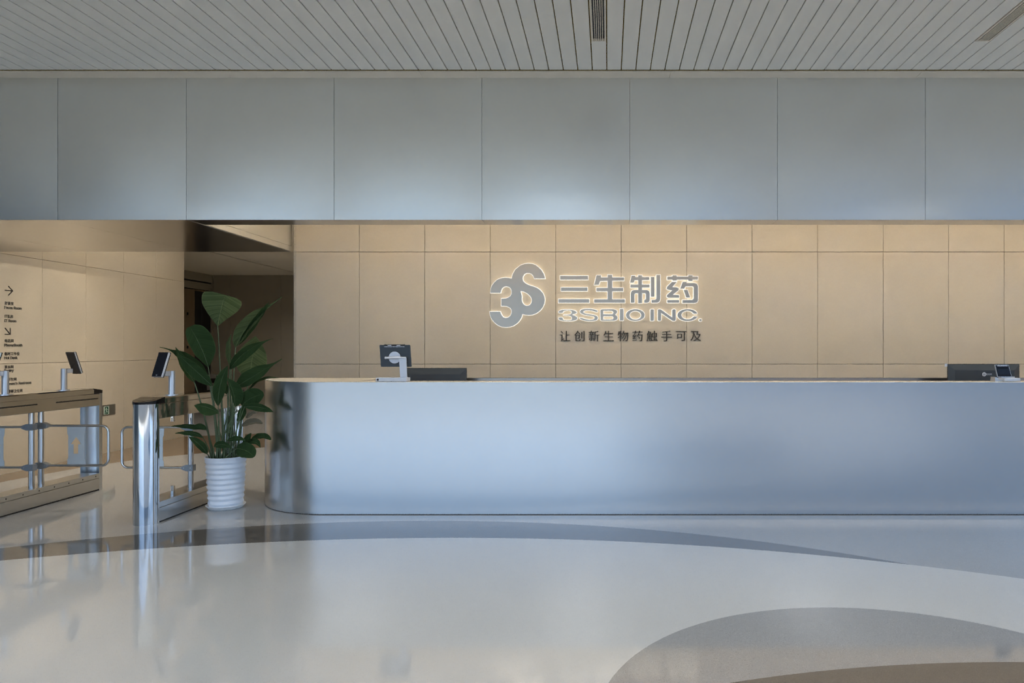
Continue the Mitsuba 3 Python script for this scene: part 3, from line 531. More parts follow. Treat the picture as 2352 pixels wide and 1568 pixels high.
GLYPHS = {"s让": "55,105 56,23 57,23 78,39 80,38 82,32 81,29 67,19 62,11 42,-4 37,-5 31,1 37,10 40,21 40,92 36,97 9,97 8,105;117,167 133,168 134,103 178,102 177,94 138,94 134,90 134,6 191,6 193,4 193,-4 185,-8 76,-8 68,-4 69,5 117,6;37,165 64,139 62,131 58,129 54,131 38,147 36,152 29,159 36,165", "s创": "166,0 167,3 167,165 183,166 183,1 178,-8 172,-12 168,-12 165,-9 137,-10 134,-2;39,130 55,154 62,168 74,165 74,155 103,123 117,105 112,98 106,98 88,122 83,126 80,133 73,141 71,143 66,143 60,139 53,126 33,102 35,101 31,96 102,95 101,70 97,46 92,36 85,32 82,33 79,36 61,36 59,42 60,44 78,43 80,45 83,54 85,71 85,84 84,88 46,88 44,83 44,6 46,2 49,1 93,1 99,7 101,27 104,28 116,22 113,5 106,-7 100,-10 95,-7 46,-7 41,-10 33,-6 28,4 27,11 27,96 19,90 16,90 12,93 9,100 24,113;143,39 128,39 128,145 144,145", "s新": "26,46 30,48 38,45 29,24 22,15 18,12 11,18 23,39;83,48 98,23 96,20 88,16 74,45 81,49;109,53 110,150 132,154 170,165 175,165 181,159 179,157 145,148 129,146 126,145 126,142 126,101 193,100 192,92 174,92 171,88 171,-9 162,-13 154,-9 154,88 151,92 130,92 126,88 123,41 115,10 105,-8 99,-8 94,0 104,23;32,110 27,131 33,134 26,134 24,137 33,141 12,141 11,147 13,149 49,149 48,155 49,157 46,168 57,169 68,149 100,149 102,147 101,141 82,141 83,139 89,138 90,135 82,134 86,132 88,129 80,110 82,107 80,103 104,103 105,95 81,95 76,91 65,92 65,69 101,69 102,61 67,61 65,57 65,4 62,-1 58,-4 50,-6 37,-6 34,-1 35,2 49,2 49,57 47,61 9,61 10,69 49,69 49,91 48,95 45,95 41,91 36,91 33,92 31,95 9,95 8,102 32,103|43,110 47,108 47,105 43,103 64,103 73,128 74,141 69,141 65,137 54,137 50,138 48,141 39,141 41,135 39,133 46,113", "s生": "13,-4 10,-4 11,6 92,6 92,58 88,62 33,62 32,70 91,71 92,72 92,117 45,117 26,87 20,87 14,95 27,115 35,131 48,165 56,165 62,162 54,139 56,137 54,131 92,131 92,168 108,169 109,131 180,130 181,121 174,117 109,117 109,72 110,71 174,70 173,62 113,62 109,58 109,6 189,6 191,4 190,-4 183,-8 18,-8 15,-7", "s物": "83,108 92,125 107,169 120,166 113,143 115,142 113,136 190,135 188,76 183,27 178,6 169,-9 158,-12 155,-11 153,-8 136,-8 134,1 156,1 160,4 164,13 169,42 173,91 174,123 171,127 165,121 163,107 152,71 134,32 116,5 101,-9 96,-8 94,-2 91,0 104,12 114,25 130,53 145,93 151,117 151,123 148,127 140,127 136,122 125,90 114,68 98,46 97,42 88,33 83,35 78,42 89,53 103,74 119,110 122,120 121,123 118,127 116,127 113,123 106,122 103,120 89,93 84,89 79,91 74,96;14,121 19,156 22,158 32,155 30,128 43,128 43,168 58,168 59,129 60,128 80,127 79,119 63,119 59,115 59,73 77,79 82,79 84,72 64,65 62,61 59,59 58,-10 43,-10 43,54 38,56 34,56 25,53 23,49 17,47 11,49 8,54 9,59 43,68 43,115 39,119 33,119 31,116 26,114 18,90 15,90 10,93 7,97", "s药": "84,18 88,17 87,9 21,-2 14,-2 12,7 46,11;122,70 139,45 142,36 130,32 121,52 111,68 120,72;31,99 48,126 58,123 59,121 58,118 47,103 36,90 36,88 40,87 35,82 58,83 72,101 79,98 81,95 67,78 64,70 44,53 44,51 48,50 43,45 84,49 85,42 47,37 43,32 25,29 20,29 16,31 14,39 22,44 45,67 45,68 40,68 45,75 37,74 35,71 31,69 20,68 14,72 13,80 25,91;11,152 57,153 58,169 72,168 73,153 126,153 127,168 141,169 142,153 188,152 188,145 145,145 142,140 141,131 129,131 123,112 125,111 123,105 184,104 183,67 179,20 175,3 170,-6 166,-10 158,-12 153,-9 133,-9 130,0 154,0 158,3 160,7 163,21 166,53 167,93 166,97 124,97 122,94 115,92 110,88 106,79 99,69 93,68 87,77 100,95 107,109 114,127 126,126 126,140 123,145 76,145 73,140 72,130 58,130 57,140 54,145 12,145", "s触": "19,123 28,141 38,169 50,166 49,160 49,151 76,152 82,147 82,141 74,126 76,125 74,119 93,118 93,1 90,-4 81,-8 70,-8 68,-5 69,-1 78,-1 79,0 79,36 78,40 64,40 63,36 62,-5 50,-5 50,36 49,40 35,40 32,31 28,7 20,-11 10,-6 15,11 19,32 20,98 12,102 9,109|79,47 78,77 64,77 63,72 63,47|79,83 79,112 74,112 70,108 63,108 63,83|57,119 65,135 64,138 65,144 49,144 46,141 41,138 35,126 37,125 35,119|50,47 49,77 36,77 34,47|50,83 50,112 36,112 35,108 35,83;133,12 133,56 131,60 116,60 114,57 109,56 101,60 101,130 133,131 133,168 150,169 151,131 184,130 184,61 176,56 171,56 168,60 152,60 150,56 150,14 168,16 167,22 169,24 161,40 172,43 186,16 193,-6 180,-9 176,3 170,4 167,7 154,6 150,1 143,0 135,0 132,3 117,1 113,0 110,-4 104,-5 97,-2 96,8|149,68 169,68 169,119 168,123 153,123 149,119|115,68 134,68 134,119 131,123 116,123 115,119", "s手": "9,64 92,65 92,99 88,103 23,103 22,111 91,112 92,113 92,144 89,148 27,144 25,151 102,158 135,163 157,169 160,169 167,162 165,160 153,157 112,151 109,146 109,112 179,112 180,103 113,103 109,99 109,65 191,65 192,56 184,51 109,51 109,5 104,-6 100,-10 92,-12 87,-9 82,-9 80,-12 76,-14 60,-14 57,-12 52,-4 53,0 88,0 91,2 92,51 16,51 9,55", "s可": "114,109 114,41 107,37 98,37 95,41 51,41 47,36 46,24 32,24 32,110|98,50 98,97 95,101 50,101 47,97 47,50;190,154 191,145 188,145 185,141 166,141 166,6 159,-9 148,-13 117,-14 111,-10 108,-1 109,1 146,1 148,3 148,141 18,141 10,145 11,155", "s及": "9,3 25,21 39,46 47,70 52,104 52,145 23,145 20,149 17,149 18,158 141,158 132,118 132,110 172,111 181,107 175,85 162,59 151,42 139,29 141,27 138,24 160,11 187,1 189,0 184,-10 179,-12 166,-8 144,2 124,14 85,-7 69,-13 64,-11 59,-4 60,-1 82,7 98,15 110,23 107,27 108,28 86,58 71,88 69,90 67,89 65,74 58,50 47,27 38,12 29,-1 20,-8 14,-6|70,145 70,132 74,117 90,78 108,51 117,41 125,35 141,53 150,67 159,86 161,92 160,97 158,101 135,101 131,97 120,97 115,101 112,101 122,141 121,145", "洽": "61,94 86,113 100,128 115,151 123,168 138,164 136,159 137,156 154,132 177,110 194,99 184,87 180,88 163,101 162,89 94,89 93,98 74,84 71,84|99,105 100,103 160,104 129,143 115,123;83,-17 83,66 172,66 172,-16 157,-16 156,-6 99,-6 98,-17|98,9 156,8 157,51 99,52;19,157 29,167 64,147 66,142 57,132 41,144;15,-3 35,28 52,60 54,61 64,52 64,50 29,-13 26,-13;9,100 18,111 47,95 53,89 47,80 43,78 27,90", "谈": "69,-16 61,-3 79,2 93,9 108,23 118,46 122,85 137,85 134,55 138,42 152,18 168,6 194,-3 186,-16 166,-10 157,-5 143,7 129,28 118,10 106,-1 94,-8;69,85 97,97 112,113 119,135 122,168 137,168 132,123 162,106 190,86 181,75 179,75 165,87 127,110 113,91 96,80 77,74;148,32 161,51 170,69 186,64 160,26 149,30;148,122 168,156 183,151 170,130 160,118;71,120 79,130 89,154 101,152 101,146 96,133 86,116 82,114;71,31 81,47 88,68 102,66 96,46 85,26 82,25;9,91 9,105 54,105 54,21 56,20 67,27 72,15 39,-12 33,-6 31,-1 36,5 40,15 40,90;25,154 33,161 36,161 58,141 63,133 52,125 25,152", "室": "12,-11 12,3 92,3 91,30 30,30 30,43 91,43 92,64 108,64 109,43 171,43 171,30 109,30 109,3 189,3 189,-11;14,115 14,151 92,151 93,155 87,166 98,170 103,169 112,151 186,151 186,115 171,115 170,137 30,137 29,115;34,75 50,83 72,105 35,106 35,119 167,119 167,106 94,106 64,78 71,77 134,82 135,85 122,96 131,103 134,103 171,69 172,66 162,59 160,59 149,71 66,65 38,61", "机": "70,-6 83,11 89,23 97,51 100,87 100,157 167,157 167,3 170,0 179,0 183,4 184,37 186,37 196,31 195,2 192,-8 183,-14 164,-14 158,-12 153,-6 151,143 114,142 114,72 107,29 95,1 82,-16;6,36 15,47 26,68 41,108 40,111 10,111 10,125 43,125 44,127 44,168 58,168 58,126 60,125 88,125 88,111 58,111 58,94 89,60 79,47 63,71 58,73 58,-16 44,-16 44,76 41,75 35,58 24,36 14,22", "房": "7,-7 19,21 25,52 27,74 27,148 93,148 94,152 89,165 100,168 104,168 113,148 177,148 177,101 115,100 126,81 126,78 121,77 121,74 184,74 184,62 103,62 101,60 99,47 100,44 171,44 167,5 165,-2 159,-11 144,-15 118,-14 115,-4 115,-1 135,-3 147,-2 150,2 153,12 155,25 154,32 97,32 85,9 71,-5 50,-16 47,-15 40,-6 62,6 73,17 81,33 86,53 85,62 49,62 49,74 111,74 112,76 101,95 108,98 107,101 42,101 41,59 32,11 20,-16 8,-10|42,115 161,114 162,134 43,135", "电": "25,139 89,139 90,168 106,168 107,139 173,139 173,38 107,38 106,12 108,5 116,2 165,2 171,4 174,9 178,35 192,28 191,12 185,-5 181,-9 171,-13 110,-13 102,-11 95,-6 91,3 89,38 42,38 41,26 25,26|106,54 157,53 158,81 107,82|106,97 157,96 158,123 107,124|41,54 89,53 90,81 42,82|41,97 89,96 90,123 42,124", "话": "73,92 73,106 124,107 124,142 77,137 73,150 129,157 169,167 176,162 181,156 180,154 139,144 139,107 192,106 192,92 140,92 139,60 180,59 180,-16 165,-16 164,-8 99,-8 98,-16 83,-16 83,58 124,59 124,91|98,7 164,6 165,44 99,45;9,91 9,105 51,105 51,25 55,24 70,37 72,37 77,26 76,23 45,0 36,-10 33,-9 26,2 33,9 37,21 37,90;20,153 20,155 30,163 46,149 59,134 48,124 40,135", "间": "70,157 183,157 183,-1 182,-7 177,-13 171,-15 150,-16 145,-4 145,-2 165,-2 167,0 167,142 70,143;62,111 138,111 138,20 62,20|76,33 123,32 124,58 77,59|76,73 123,72 124,97 77,98;21,158 33,166 50,149 58,137 45,129 37,142;18,123 34,123 33,-17 18,-16", "临": "70,98 82,113 92,132 105,169 120,166 114,148 115,145 190,145 190,130 108,130 95,106 83,90;85,75 185,75 185,-16 170,-16 169,-6 101,-6 100,-16 85,-16|142,9 170,9 169,61 142,60|100,9 128,9 127,61 100,60;117,113 117,115 127,123 154,101 160,93 150,83;50,-15 50,166 65,166 65,-15;17,144 31,144 31,10 17,10", "时": "88,113 88,128 153,128 153,167 168,167 168,128 192,128 192,113 168,112 168,0 166,-6 162,-10 147,-14 118,-14 113,-1 113,1 149,1 153,5 153,112;95,91 108,97 131,63 138,48 125,42;16,151 79,151 79,21 32,21 31,5 16,5|31,36 65,36 65,79 64,81 31,80|31,95 65,94 65,138 31,138", "工": "10,-1 10,14 91,15 91,130 21,131 21,146 180,146 180,131 108,130 108,15 190,14 190,-1", "作": "61,89 76,106 86,123 105,166 119,163 116,151 109,137 110,135 192,135 192,121 132,121 130,119 131,91 188,91 188,77 130,77 130,48 190,47 190,33 131,33 130,-16 115,-16 115,120 101,121 88,97 73,78;8,85 8,89 21,102 37,126 57,168 71,164 67,151 51,120 51,-16 36,-16 36,93 32,92 17,73 15,73", "位": "65,6 135,6 145,45 155,107 170,104 161,52 150,7 191,6 191,-8 65,-8;74,117 74,132 183,132 182,117;114,166 127,170 129,169 138,138 123,135;87,102 101,105 108,72 115,20 103,16 100,17 96,55;8,86 8,89 22,103 36,124 50,150 57,168 71,164 66,149 51,121 51,-16 36,-16 36,94 33,94 17,73", "茶": "8,70 11,73 36,82 71,102 88,117 97,130 111,125 109,120 112,116 148,92 175,79 193,73 185,61 181,60 162,68 135,83 100,109 78,89 56,75 33,64 17,59;12,134 12,148 55,148 55,168 70,168 71,148 128,148 129,168 145,168 146,148 188,148 188,134 145,134 145,115 129,115 128,134 71,134 70,115 55,115 54,134;127,31 128,34 139,40 162,21 181,0 168,-8 144,18;35,48 35,62 92,62 93,64 93,88 108,88 109,62 165,62 165,48 108,48 108,-7 103,-14 91,-17 73,-17 68,-3 91,-3 93,0 93,48;17,0 45,24 55,39 70,35 51,9 30,-9", "水": "63,0 90,0 92,2 92,168 108,168 108,120 123,89 130,91 163,130 177,121 169,111 133,77 133,74 148,54 162,40 195,18 184,5 165,16 135,46 109,85 108,-4 106,-9 99,-14 91,-16 68,-16;8,15 32,36 43,51 54,73 63,99 62,102 14,102 14,117 72,118 80,115 81,109 71,74 58,46 49,32 39,20 21,4", "女": "10,1 35,5 58,12 74,19 89,29 89,31 76,37 36,53 36,56 54,90 59,104 12,104 12,120 67,120 84,170 100,168 85,123 86,120 189,120 189,104 150,104 148,91 139,65 130,48 120,35 183,-1 184,-4 173,-16 109,21 75,1 34,-12 18,-15|59,61 104,42 115,55 124,73 133,103 79,104", "卫": "10,-9 10,6 83,7 83,138 23,139 23,154 174,154 174,62 170,55 160,51 126,50 121,62 121,65 149,64 156,65 159,68 159,138 101,139 99,137 99,7 190,6 190,-9", "生": "11,90 28,115 39,138 48,165 63,162 53,133 54,130 92,130 93,168 108,168 109,130 180,130 180,115 108,114 108,72 109,70 173,70 173,56 108,56 108,6 189,5 190,-10 11,-10 11,5 93,6 93,56 33,56 33,70 92,70 93,72 93,114 46,115 25,82", "无": "8,-5 41,13 59,30 75,57 82,77 81,81 10,81 10,95 85,96 88,113 88,140 23,140 23,155 179,155 179,140 105,140 101,97 190,96 190,81 118,80 119,5 124,3 168,3 174,7 176,13 177,35 179,35 192,29 189,4 187,-2 181,-9 171,-12 121,-12 112,-10 106,-6 102,5 101,81 97,78 91,55 82,36 70,19 57,6 37,-8 20,-16 17,-16", "障": "71,13 71,26 124,27 123,40 85,40 85,97 175,97 175,40 140,40 139,27 191,26 191,13 140,13 139,-16 124,-16 123,13|99,51 160,50 161,63 100,64|99,75 160,74 161,86 100,87;71,109 71,121 102,122 97,136 100,140 79,140 79,152 121,152 122,155 118,166 128,169 132,168 139,152 183,152 183,140 158,140 158,137 164,135 158,122 190,121 190,109|112,140 117,121 141,121 149,139;14,161 65,161 73,156 69,142 53,105 54,100 63,90 71,69 71,49 69,42 63,35 56,32 38,32 35,43 35,45 51,45 55,48 58,56 58,65 54,79 47,92 39,100 39,104 55,146 28,146 28,-16 14,-16", "碍": "83,39 83,52 152,53 151,70 86,70 86,83 190,83 190,70 166,69 166,52 192,52 192,39 166,38 166,-7 160,-14 150,-16 131,-16 127,-4 149,-3 152,0 151,39;94,162 180,162 180,97 94,97|108,109 164,108 165,123 109,124|109,150 109,135 165,136 164,151;99,28 100,31 111,36 128,18 133,9 121,2 109,19;6,65 24,100 35,139 34,144 10,144 10,158 82,158 82,144 51,143 39,97 77,96 77,9 39,9 38,-7 24,-7 24,60 21,61 13,50|38,23 61,22 63,24 63,81 61,83 38,82"}
def glyph(ch, size):
    """The character as a polygon, its em square size metres."""
    s = size / 200.0; out = []
    for g in GLYPHS[ch].split(';'):
        rings = [[tuple(float(v) * s for v in q.split(',')) for q in r.split()] for r in g.split('|')]
        out.append(Polygon(rings[0], rings[1:]).buffer(0))
    return unary_union(out)

sg = thing('slogan_lettering', 'thin dark row of ten Chinese characters under the backlit name', 'lettering')
for i, ch in enumerate('让创新生物药触手可及'):
    x0 = 1285.0 + 33.48 * i
    g = glyph('s' + ch, 26.6 * KW); b = g.bounds
    g = affinity.translate(g, (x0 + 12.3 - CX) * KW - (b[0] + b[2]) / 2, H - (771.4 - CY) * KW - (b[1] + b[3]) / 2)
    add(sg + '__character', on_front(extr(g, 0.012), YB), 'mat_slogan')

# ------------------------------------------------------------------ wayfinding lettering on the passage wall
sg = thing('wayfinding_lettering', 'column of black direction lettering and arrows on the passage wall', 'lettering')
KL = 7.79 / F
def zl(y): return H - (y - CY) * KL
def line_cn(text, ytop, ybot, start=7.792):
    size = 0.0385; z = zl((ytop + ybot) / 2); ms = []; u = 0.0
    for ch in text:
        if ch in GLYPHS:
            g = glyph(ch, size); b = g.bounds; ms.append(affinity.translate(g, u, -(b[1] + b[3]) / 2)); u += 0.0405
        else:
            m = {'I': rect2(0.003, -0.0155, 0.0075, 0.0155), 'T': rect2(0, 0.0112, 0.021, 0.0155).union(rect2(0.0083, -0.0155, 0.0127, 0.0155))}[ch]
            ms.append(affinity.translate(m, u, 0)); u += 0.012 if ch == 'I' else 0.024
    p = unary_union(ms).buffer(0.0006)
    add(sg + '__line', on_left(extr(p, 0.0025), XL, start, z), 'mat_black_print')
def line_en(text, ybase, width, start=7.790, cap=0.029):
    m = meshkit.text_mesh(text, cap, 0.0025, bold=True); w = m.bounds[1][0] - m.bounds[0][0]; m.vertices[:, 0] = (m.vertices[:, 0] - m.bounds[0][0]) * width / w
    add(sg + '__line', on_left(m, XL, start, zl(ybase)), 'mat_black_print')
def stroke(pts): 
    return LineString([(10800 / (CX - x), H - (y - CY) * (10800 / (CX - x)) / F) for x, y in pts]).buffer(0.0052, cap_style='flat', join_style='mitre')
for strokes in ([[(10.7, 666.4), (28.2, 667.8)], [(18.8, 657), (28.8, 667.8), (18.8, 677.9)]], [[(11, 752.9), (23.0, 767.6)], [(10.4, 767.6), (23.3, 767.6), (23.3, 752.9)]]):
    p = unary_union([stroke(s) for s in strokes]); add(sg + '__arrow', on_left(extr(p, 0.0025), XL, 0, 0), 'mat_black_print')
def wid(x0, x1): return 10800 / (CX - x1) - 10800 / (CX - x0)
for cn, yt, yb_, en, base, x1 in (('洽谈室', 691.8, 699.5, 'Focus Room', 708.6, 49), ('IT机房', 722, 729.7, 'IT Room', 739, 37), ('电话间', 778.4, 786, 'PhoneBooth', 795.4, 51),
                                 ('临时工作位', 808.8, 816, 'Hot Desk', 824.8, 40), ('茶水间', 838.8, 846.6, 'Pantry', 854, 31), ('女卫生间', 868, 875.7, "Women's Restroom", 884.8, 71.5), ('无障碍卫生间', 895.4, 903.4, None, 0, 0)):
    line_cn(cn, yt, yb_)
    if en: line_en(en, base, wid(9.5, x1))

# low exit sign on the passage wall
ex = thing('exit_sign', 'small grey metal exit sign low on the passage wall with a running figure', 'sign')
PZ0, PZ1, PY0, PY1 = 0.490, 0.627, 9.20, 9.541
add(ex + '__plate', on_left(extr(rect2(0, 0, PY1 - PY0, PZ1 - PZ0).buffer(-0.008).buffer(0.008), 0.006), XL, PY0, PZ0), 'mat_exit_plate')
add(ex + '__pictogram_panel', on_left(extr(rect2(0, 0, 0.098, 0.106), 0.002), XL + 0.006, 9.318, 0.504), 'mat_exit_white')
def pic(p, t=0.0015): add(ex + '__pictogram', on_left(extr(p, t), XL + 0.008, 9.318, 0.504), 'mat_exit_green')
door = rect2(0.018, 0.004, 0.080, 0.100)
man = unary_union([Point(0.040, 0.086).buffer(0.0075), LineString([(0.046, 0.074), (0.050, 0.050)]).buffer(0.0075), LineString([(0.046, 0.073), (0.028, 0.066), (0.024, 0.054)]).buffer(0.004),
                   LineString([(0.048, 0.073), (0.064, 0.066), (0.070, 0.058)]).buffer(0.004), LineString([(0.050, 0.050), (0.040, 0.032), (0.034, 0.010)]).buffer(0.005), LineString([(0.050, 0.050), (0.058, 0.032), (0.074, 0.030)]).buffer(0.005)])
pic(door - man)
for y in (PY0 + 0.016, PY1 - 0.016):
    for z in (PZ0 + 0.016, PZ1 - 0.016): add(ex + '__screw', cyl((XL + 0.006, y, z), (XL + 0.009, y, z), 0.006, 12), 'mat_lift_wood')
# ------------------------------------------------------------------ things on the counter
t = thing('check_in_terminal', 'tablet terminal on a bent silver stand, seen from behind on the counter', 'tablet terminal')
ZT = HT
add(t + '__base', extr(rect2(-1.932, 5.955, -1.675, 6.075).buffer(-0.006).buffer(0.006), 0.029).apply_translation((0, 0, ZT + 0.002)), 'mat_white_plastic')
add(t + '__foot_pad', box(-1.925, -1.682, 5.962, 6.07, ZT, ZT + 0.002), 'mat_black')
add(t + '__button', cyl((-1.914, 5.956, ZT + 0.016), (-1.914, 5.953, ZT + 0.016), 0.0085), 'mat_black_gloss')
col = Polygon([(0.000, 0.0), (0.056, 0.0), (0.050, 0.166), (0.042, 0.172), (-0.008, 0.172), (-0.011, 0.164)])
add(t + '__column', on_front(extr(col, 0.012), 6.005).apply_translation((-1.738, 0, ZT + 0.031)), 'mat_white_plastic')
add(t + '__column_knee', cbox(-1.735, -1.684, 5.975, 6.03, ZT + 0.028, ZT + 0.036, 0.002), 'mat_alu')
add(t + '__hinge_bar', cyl((-1.868, 6.0, ZT + 0.197), (-1.690, 6.0, ZT + 0.197), 0.0105), 'mat_alu', smooth=30)
scr = [(-1.924, 1.398), (-1.668, 1.398), (-1.655, 1.214), (-1.912, 1.214)]
add(t + '__tablet', on_front(extr(Polygon(scr).buffer(-0.006).buffer(0.006), 0.012), 6.045), 'mat_charcoal')
add(t + '__disc_ring', cyl((-1.795, 6.036, 1.292), (-1.795, 6.029, 1.292), 0.056, 40), 'mat_black', smooth=30)
add(t + '__disc', cyl((-1.795, 6.034, 1.292), (-1.795, 6.025, 1.292), 0.0505, 40), 'mat_white_plastic', smooth=30)
cm = add(t + '__camera_module', cbox(-1.884, -1.711, 6.027, 6.05, 1.385, 1.403, 0.003), 'mat_black')
add(cm + '__trim', cbox(-1.883, -1.712, 6.027, 6.05, 1.381, 1.3855, 0.001), 'mat_white_plastic')
for x in (-1.838, -1.762): add(cm + '__window', cbox(x - 0.016, x + 0.016, 6.0255, 6.0275, 1.391, 1.3975, 0.0005), 'mat_white_plastic')

def monitor(x0, x1, ztop, y, label, mat='mat_charcoal'):
    m = thing('monitor', label, 'monitor'); h = (x1 - x0) * 0.575; z0 = ztop - h; c = (x0 + x1) / 2
    fr = extr(rect2(x0, z0, x1, ztop).buffer(-0.004).buffer(0.004), 0.012)
    add(m + '__panel', on_front(fr, y + 0.012), 'mat_black')
    # shallow bevelled back cover
    b0 = [(x0 + 0.003, z0 + 0.003), (x1 - 0.003, z0 + 0.003), (x1 - 0.003, ztop - 0.003), (x0 + 0.003, ztop - 0.003)]
    i = 0.055; b1 = [(x0 + i, z0 + i), (x1 - i, z0 + i), (x1 - i, ztop - i), (x0 + i, ztop - i)]
    pts = [(p[0], y, p[1]) for p in b0] + [(p[0], y - 0.022, p[1]) for p in b1]
    add(m + '__back_cover', trimesh.convex.convex_hull(np.array(pts)), mat)
    add(m + '__screen', box(x0 + 0.008, x1 - 0.008, y + 0.012, y + 0.0135, z0 + 0.012, ztop - 0.008), 'mat_screen')
    s = add(m + '__stand', cbox(c - 0.025, c + 0.025, y - 0.045, y - 0.02, 0.755, z0 + h * 0.5, 0.003), 'mat_black')
    add(s + '__foot', cbox(c - 0.11, c + 0.11, y - 0.10, y + 0.10, 0.7512, 0.759, 0.003), 'mat_black')
    return m
monitor(-1.832, -1.266, 1.193, 6.42, 'black monitor back behind the check-in tablet')
m2 = monitor(3.049, 3.692, 1.228, 6.42, 'black monitor back with a round white logo near the right end of the counter')
lx, lz, yl = at(2260.3, 859.3, 6.40)[0], at(2260, 859.3, 6.40)[2], 6.42 - 0.022
ring = Point(0, 0).buffer(0.0185, quad_segs=12)
le = unary_union([rect2(-0.011, -0.008, -0.008, 0.008), rect2(-0.011, -0.008, -0.004, -0.005), Point(0.005, -0.002).buffer(0.0075) - Point(0.005, -0.002).buffer(0.0045) - rect2(0.006, -0.0055, 0.02, -0.003), rect2(-0.001, -0.003, 0.011, -0.001)])
letters = [affinity.translate(Point(0, 0).buffer(0.0078) - Point(0, 0).buffer(0.005) - rect2(0.003, -0.003, 0.02, 0.003), 0.027, 0)] + [affinity.translate(Point(0, 0).buffer(0.0078) - Point(0, 0).buffer(0.005), x, 0) for x in (0.0435, 0.060)]
lg = on_front(extr(unary_union([ring - le] + letters), 0.001), yl); lg.apply_translation((lx, 0, lz)); add(m2 + '__logo', lg, 'mat_white_plastic')
add(m2 + '__tab', cbox(3.026, 3.052, 6.425, 6.43, 1.205, 1.231, 0.001), 'mat_white_plastic', label='small white tab at the corner')

t = thing('payment_tablet', 'small square tablet on a silver base in front of the right-hand monitor', 'tablet')
add(t + '__base', cbox(3.300, 3.435, 5.955, 6.06, ZT + 0.002, ZT + 0.030, 0.004), 'mat_white_plastic')
add(t + '__base_step', cat(cbox(3.236, 3.30, 5.98, 6.06, ZT, ZT + 0.016, 0.002), trimesh.convex.convex_hull(np.array([(3.236, y, z) for y in (5.98, 6.05) for z in (ZT, ZT + 0.038)] + [(3.262, y, z) for y in (5.98, 6.05) for z in (ZT, ZT + 0.030)]))), 'mat_alu')
dsp = [(at(x, y, 6.0)[0], at(x, y, 6.0)[2]) for x, y in ((2286.5, 837.5), (2318, 837.5), (2325.5, 865.5), (2293, 865.5))]
def tilted(poly, d, y): return on_front(extr(poly, d), y)
P = Polygon(dsp).buffer(-0.004).buffer(0.004)
add(t + '__housing', tilted(P, 0.012, 6.022), 'mat_alu')
add(t + '__bezel', tilted(P.buffer(-0.0035), 0.002, 6.010), 'mat_black_gloss')
add(t + '__screen', tilted(Polygon([(at(x, y, 6.0)[0], at(x, y, 6.0)[2]) for x, y in ((2292, 847), (2318.5, 847), (2322, 860.5), (2295.5, 860.5))]), 0.001, 6.008), 'mat_screen')
add(t + '__speaker_bar', tilted(Polygon([(at(x, y, 6.0)[0], at(x, y, 6.0)[2]) for x, y in ((2291.5, 839.2), (2315.3, 839.2), (2315.8, 841), (2292, 841))]), 0.001, 6.008), 'mat_white_plastic')
add(t + '__hinge', cyl((3.31, 6.02, ZT + 0.034), (3.42, 6.02, ZT + 0.034), 0.006), 'mat_alu')

# small fittings of the lift lobby
t = thing('litter_bin', 'grey metal litter bin by the dark lift door at the end of the passage', 'bin')
add(t + '__body', cbox(-8.60, -8.38, 15.35, 15.55, 0.0, 0.80, 0.006), 'mat_bin')
add(t + '__mouth', cbox(-8.57, -8.41, 15.345, 15.352, 0.62, 0.72, 0.001), 'mat_black')
for z, lab in ((1.372 + 79 / F * 15.0, 'upper small dark button on the wooden wall beside the lift door'), (1.372 + 2 / F * 15.0, 'lower small call plate on the wooden wall beside the lift door')):
    t = thing('call_button', lab, 'button')
    add(t + '__plate', cbox(XF, XF + 0.01, 14.98, 15.06, z - 0.06, z + 0.06, 0.002), 'mat_lift_wood')
    add(t + '__button', cyl((XF + 0.01, 15.02, z), (XF + 0.016, 15.02, z), 0.03, 16), 'mat_black')
# ------------------------------------------------------------------ potted plant
def leaf_color():
    def fn(p, n, uv):
        v = uv.x; u = uv.y                                            # v across (-1..1), u along
        lateral = noise(u * 46.0 + dr.abs(v) * 9.0, 3.0)
        blade = mix((0.022, 0.046, 0.018), (0.036, 0.070, 0.028), lateral)
        blade = mix(blade, (0.050, 0.082, 0.036), 0.35 * fbm(p.x * 6, p.y * 6, p.z * 6, 3))
        return mix(blade, (0.10, 0.15, 0.06), smoothstep(0.95, 1.0, dr.abs(v)) * 0.6)
    return proc(fn)
scene['mat_leaf'] = {'type': 'principledthin', 'base_color': leaf_color(), 'roughness': 0.38, 'diff_trans': 0.35, 'eta': 1.4}
def leaf_pale():
    def fn(p, n, uv):
        v = uv.x; u = uv.y
        lateral = noise(u * 40.0 + dr.abs(v) * 7.0, 3.0)
        c = mix((0.055, 0.085, 0.038), (0.105, 0.145, 0.070), lateral)
        return mix(c, (0.15, 0.18, 0.09), smoothstep(0.95, 1.0, dr.abs(v)) * 0.6)
    return proc(fn)
scene['mat_leaf_pale'] = {'type': 'principledthin', 'base_color': leaf_pale(), 'roughness': 0.45, 'diff_trans': 0.45, 'eta': 1.35}
pbr('mat_leaf_dry', stone((0.16, 0.14, 0.09), 0.15, 8.0), 0.7)
pbr('mat_midrib_dark', (0.06, 0.095, 0.04), 0.45)
pbr('mat_midrib', (0.13, 0.17, 0.065), 0.45)
pbr('mat_stem', stone((0.085, 0.125, 0.062), 0.15, 5.0), 0.45)

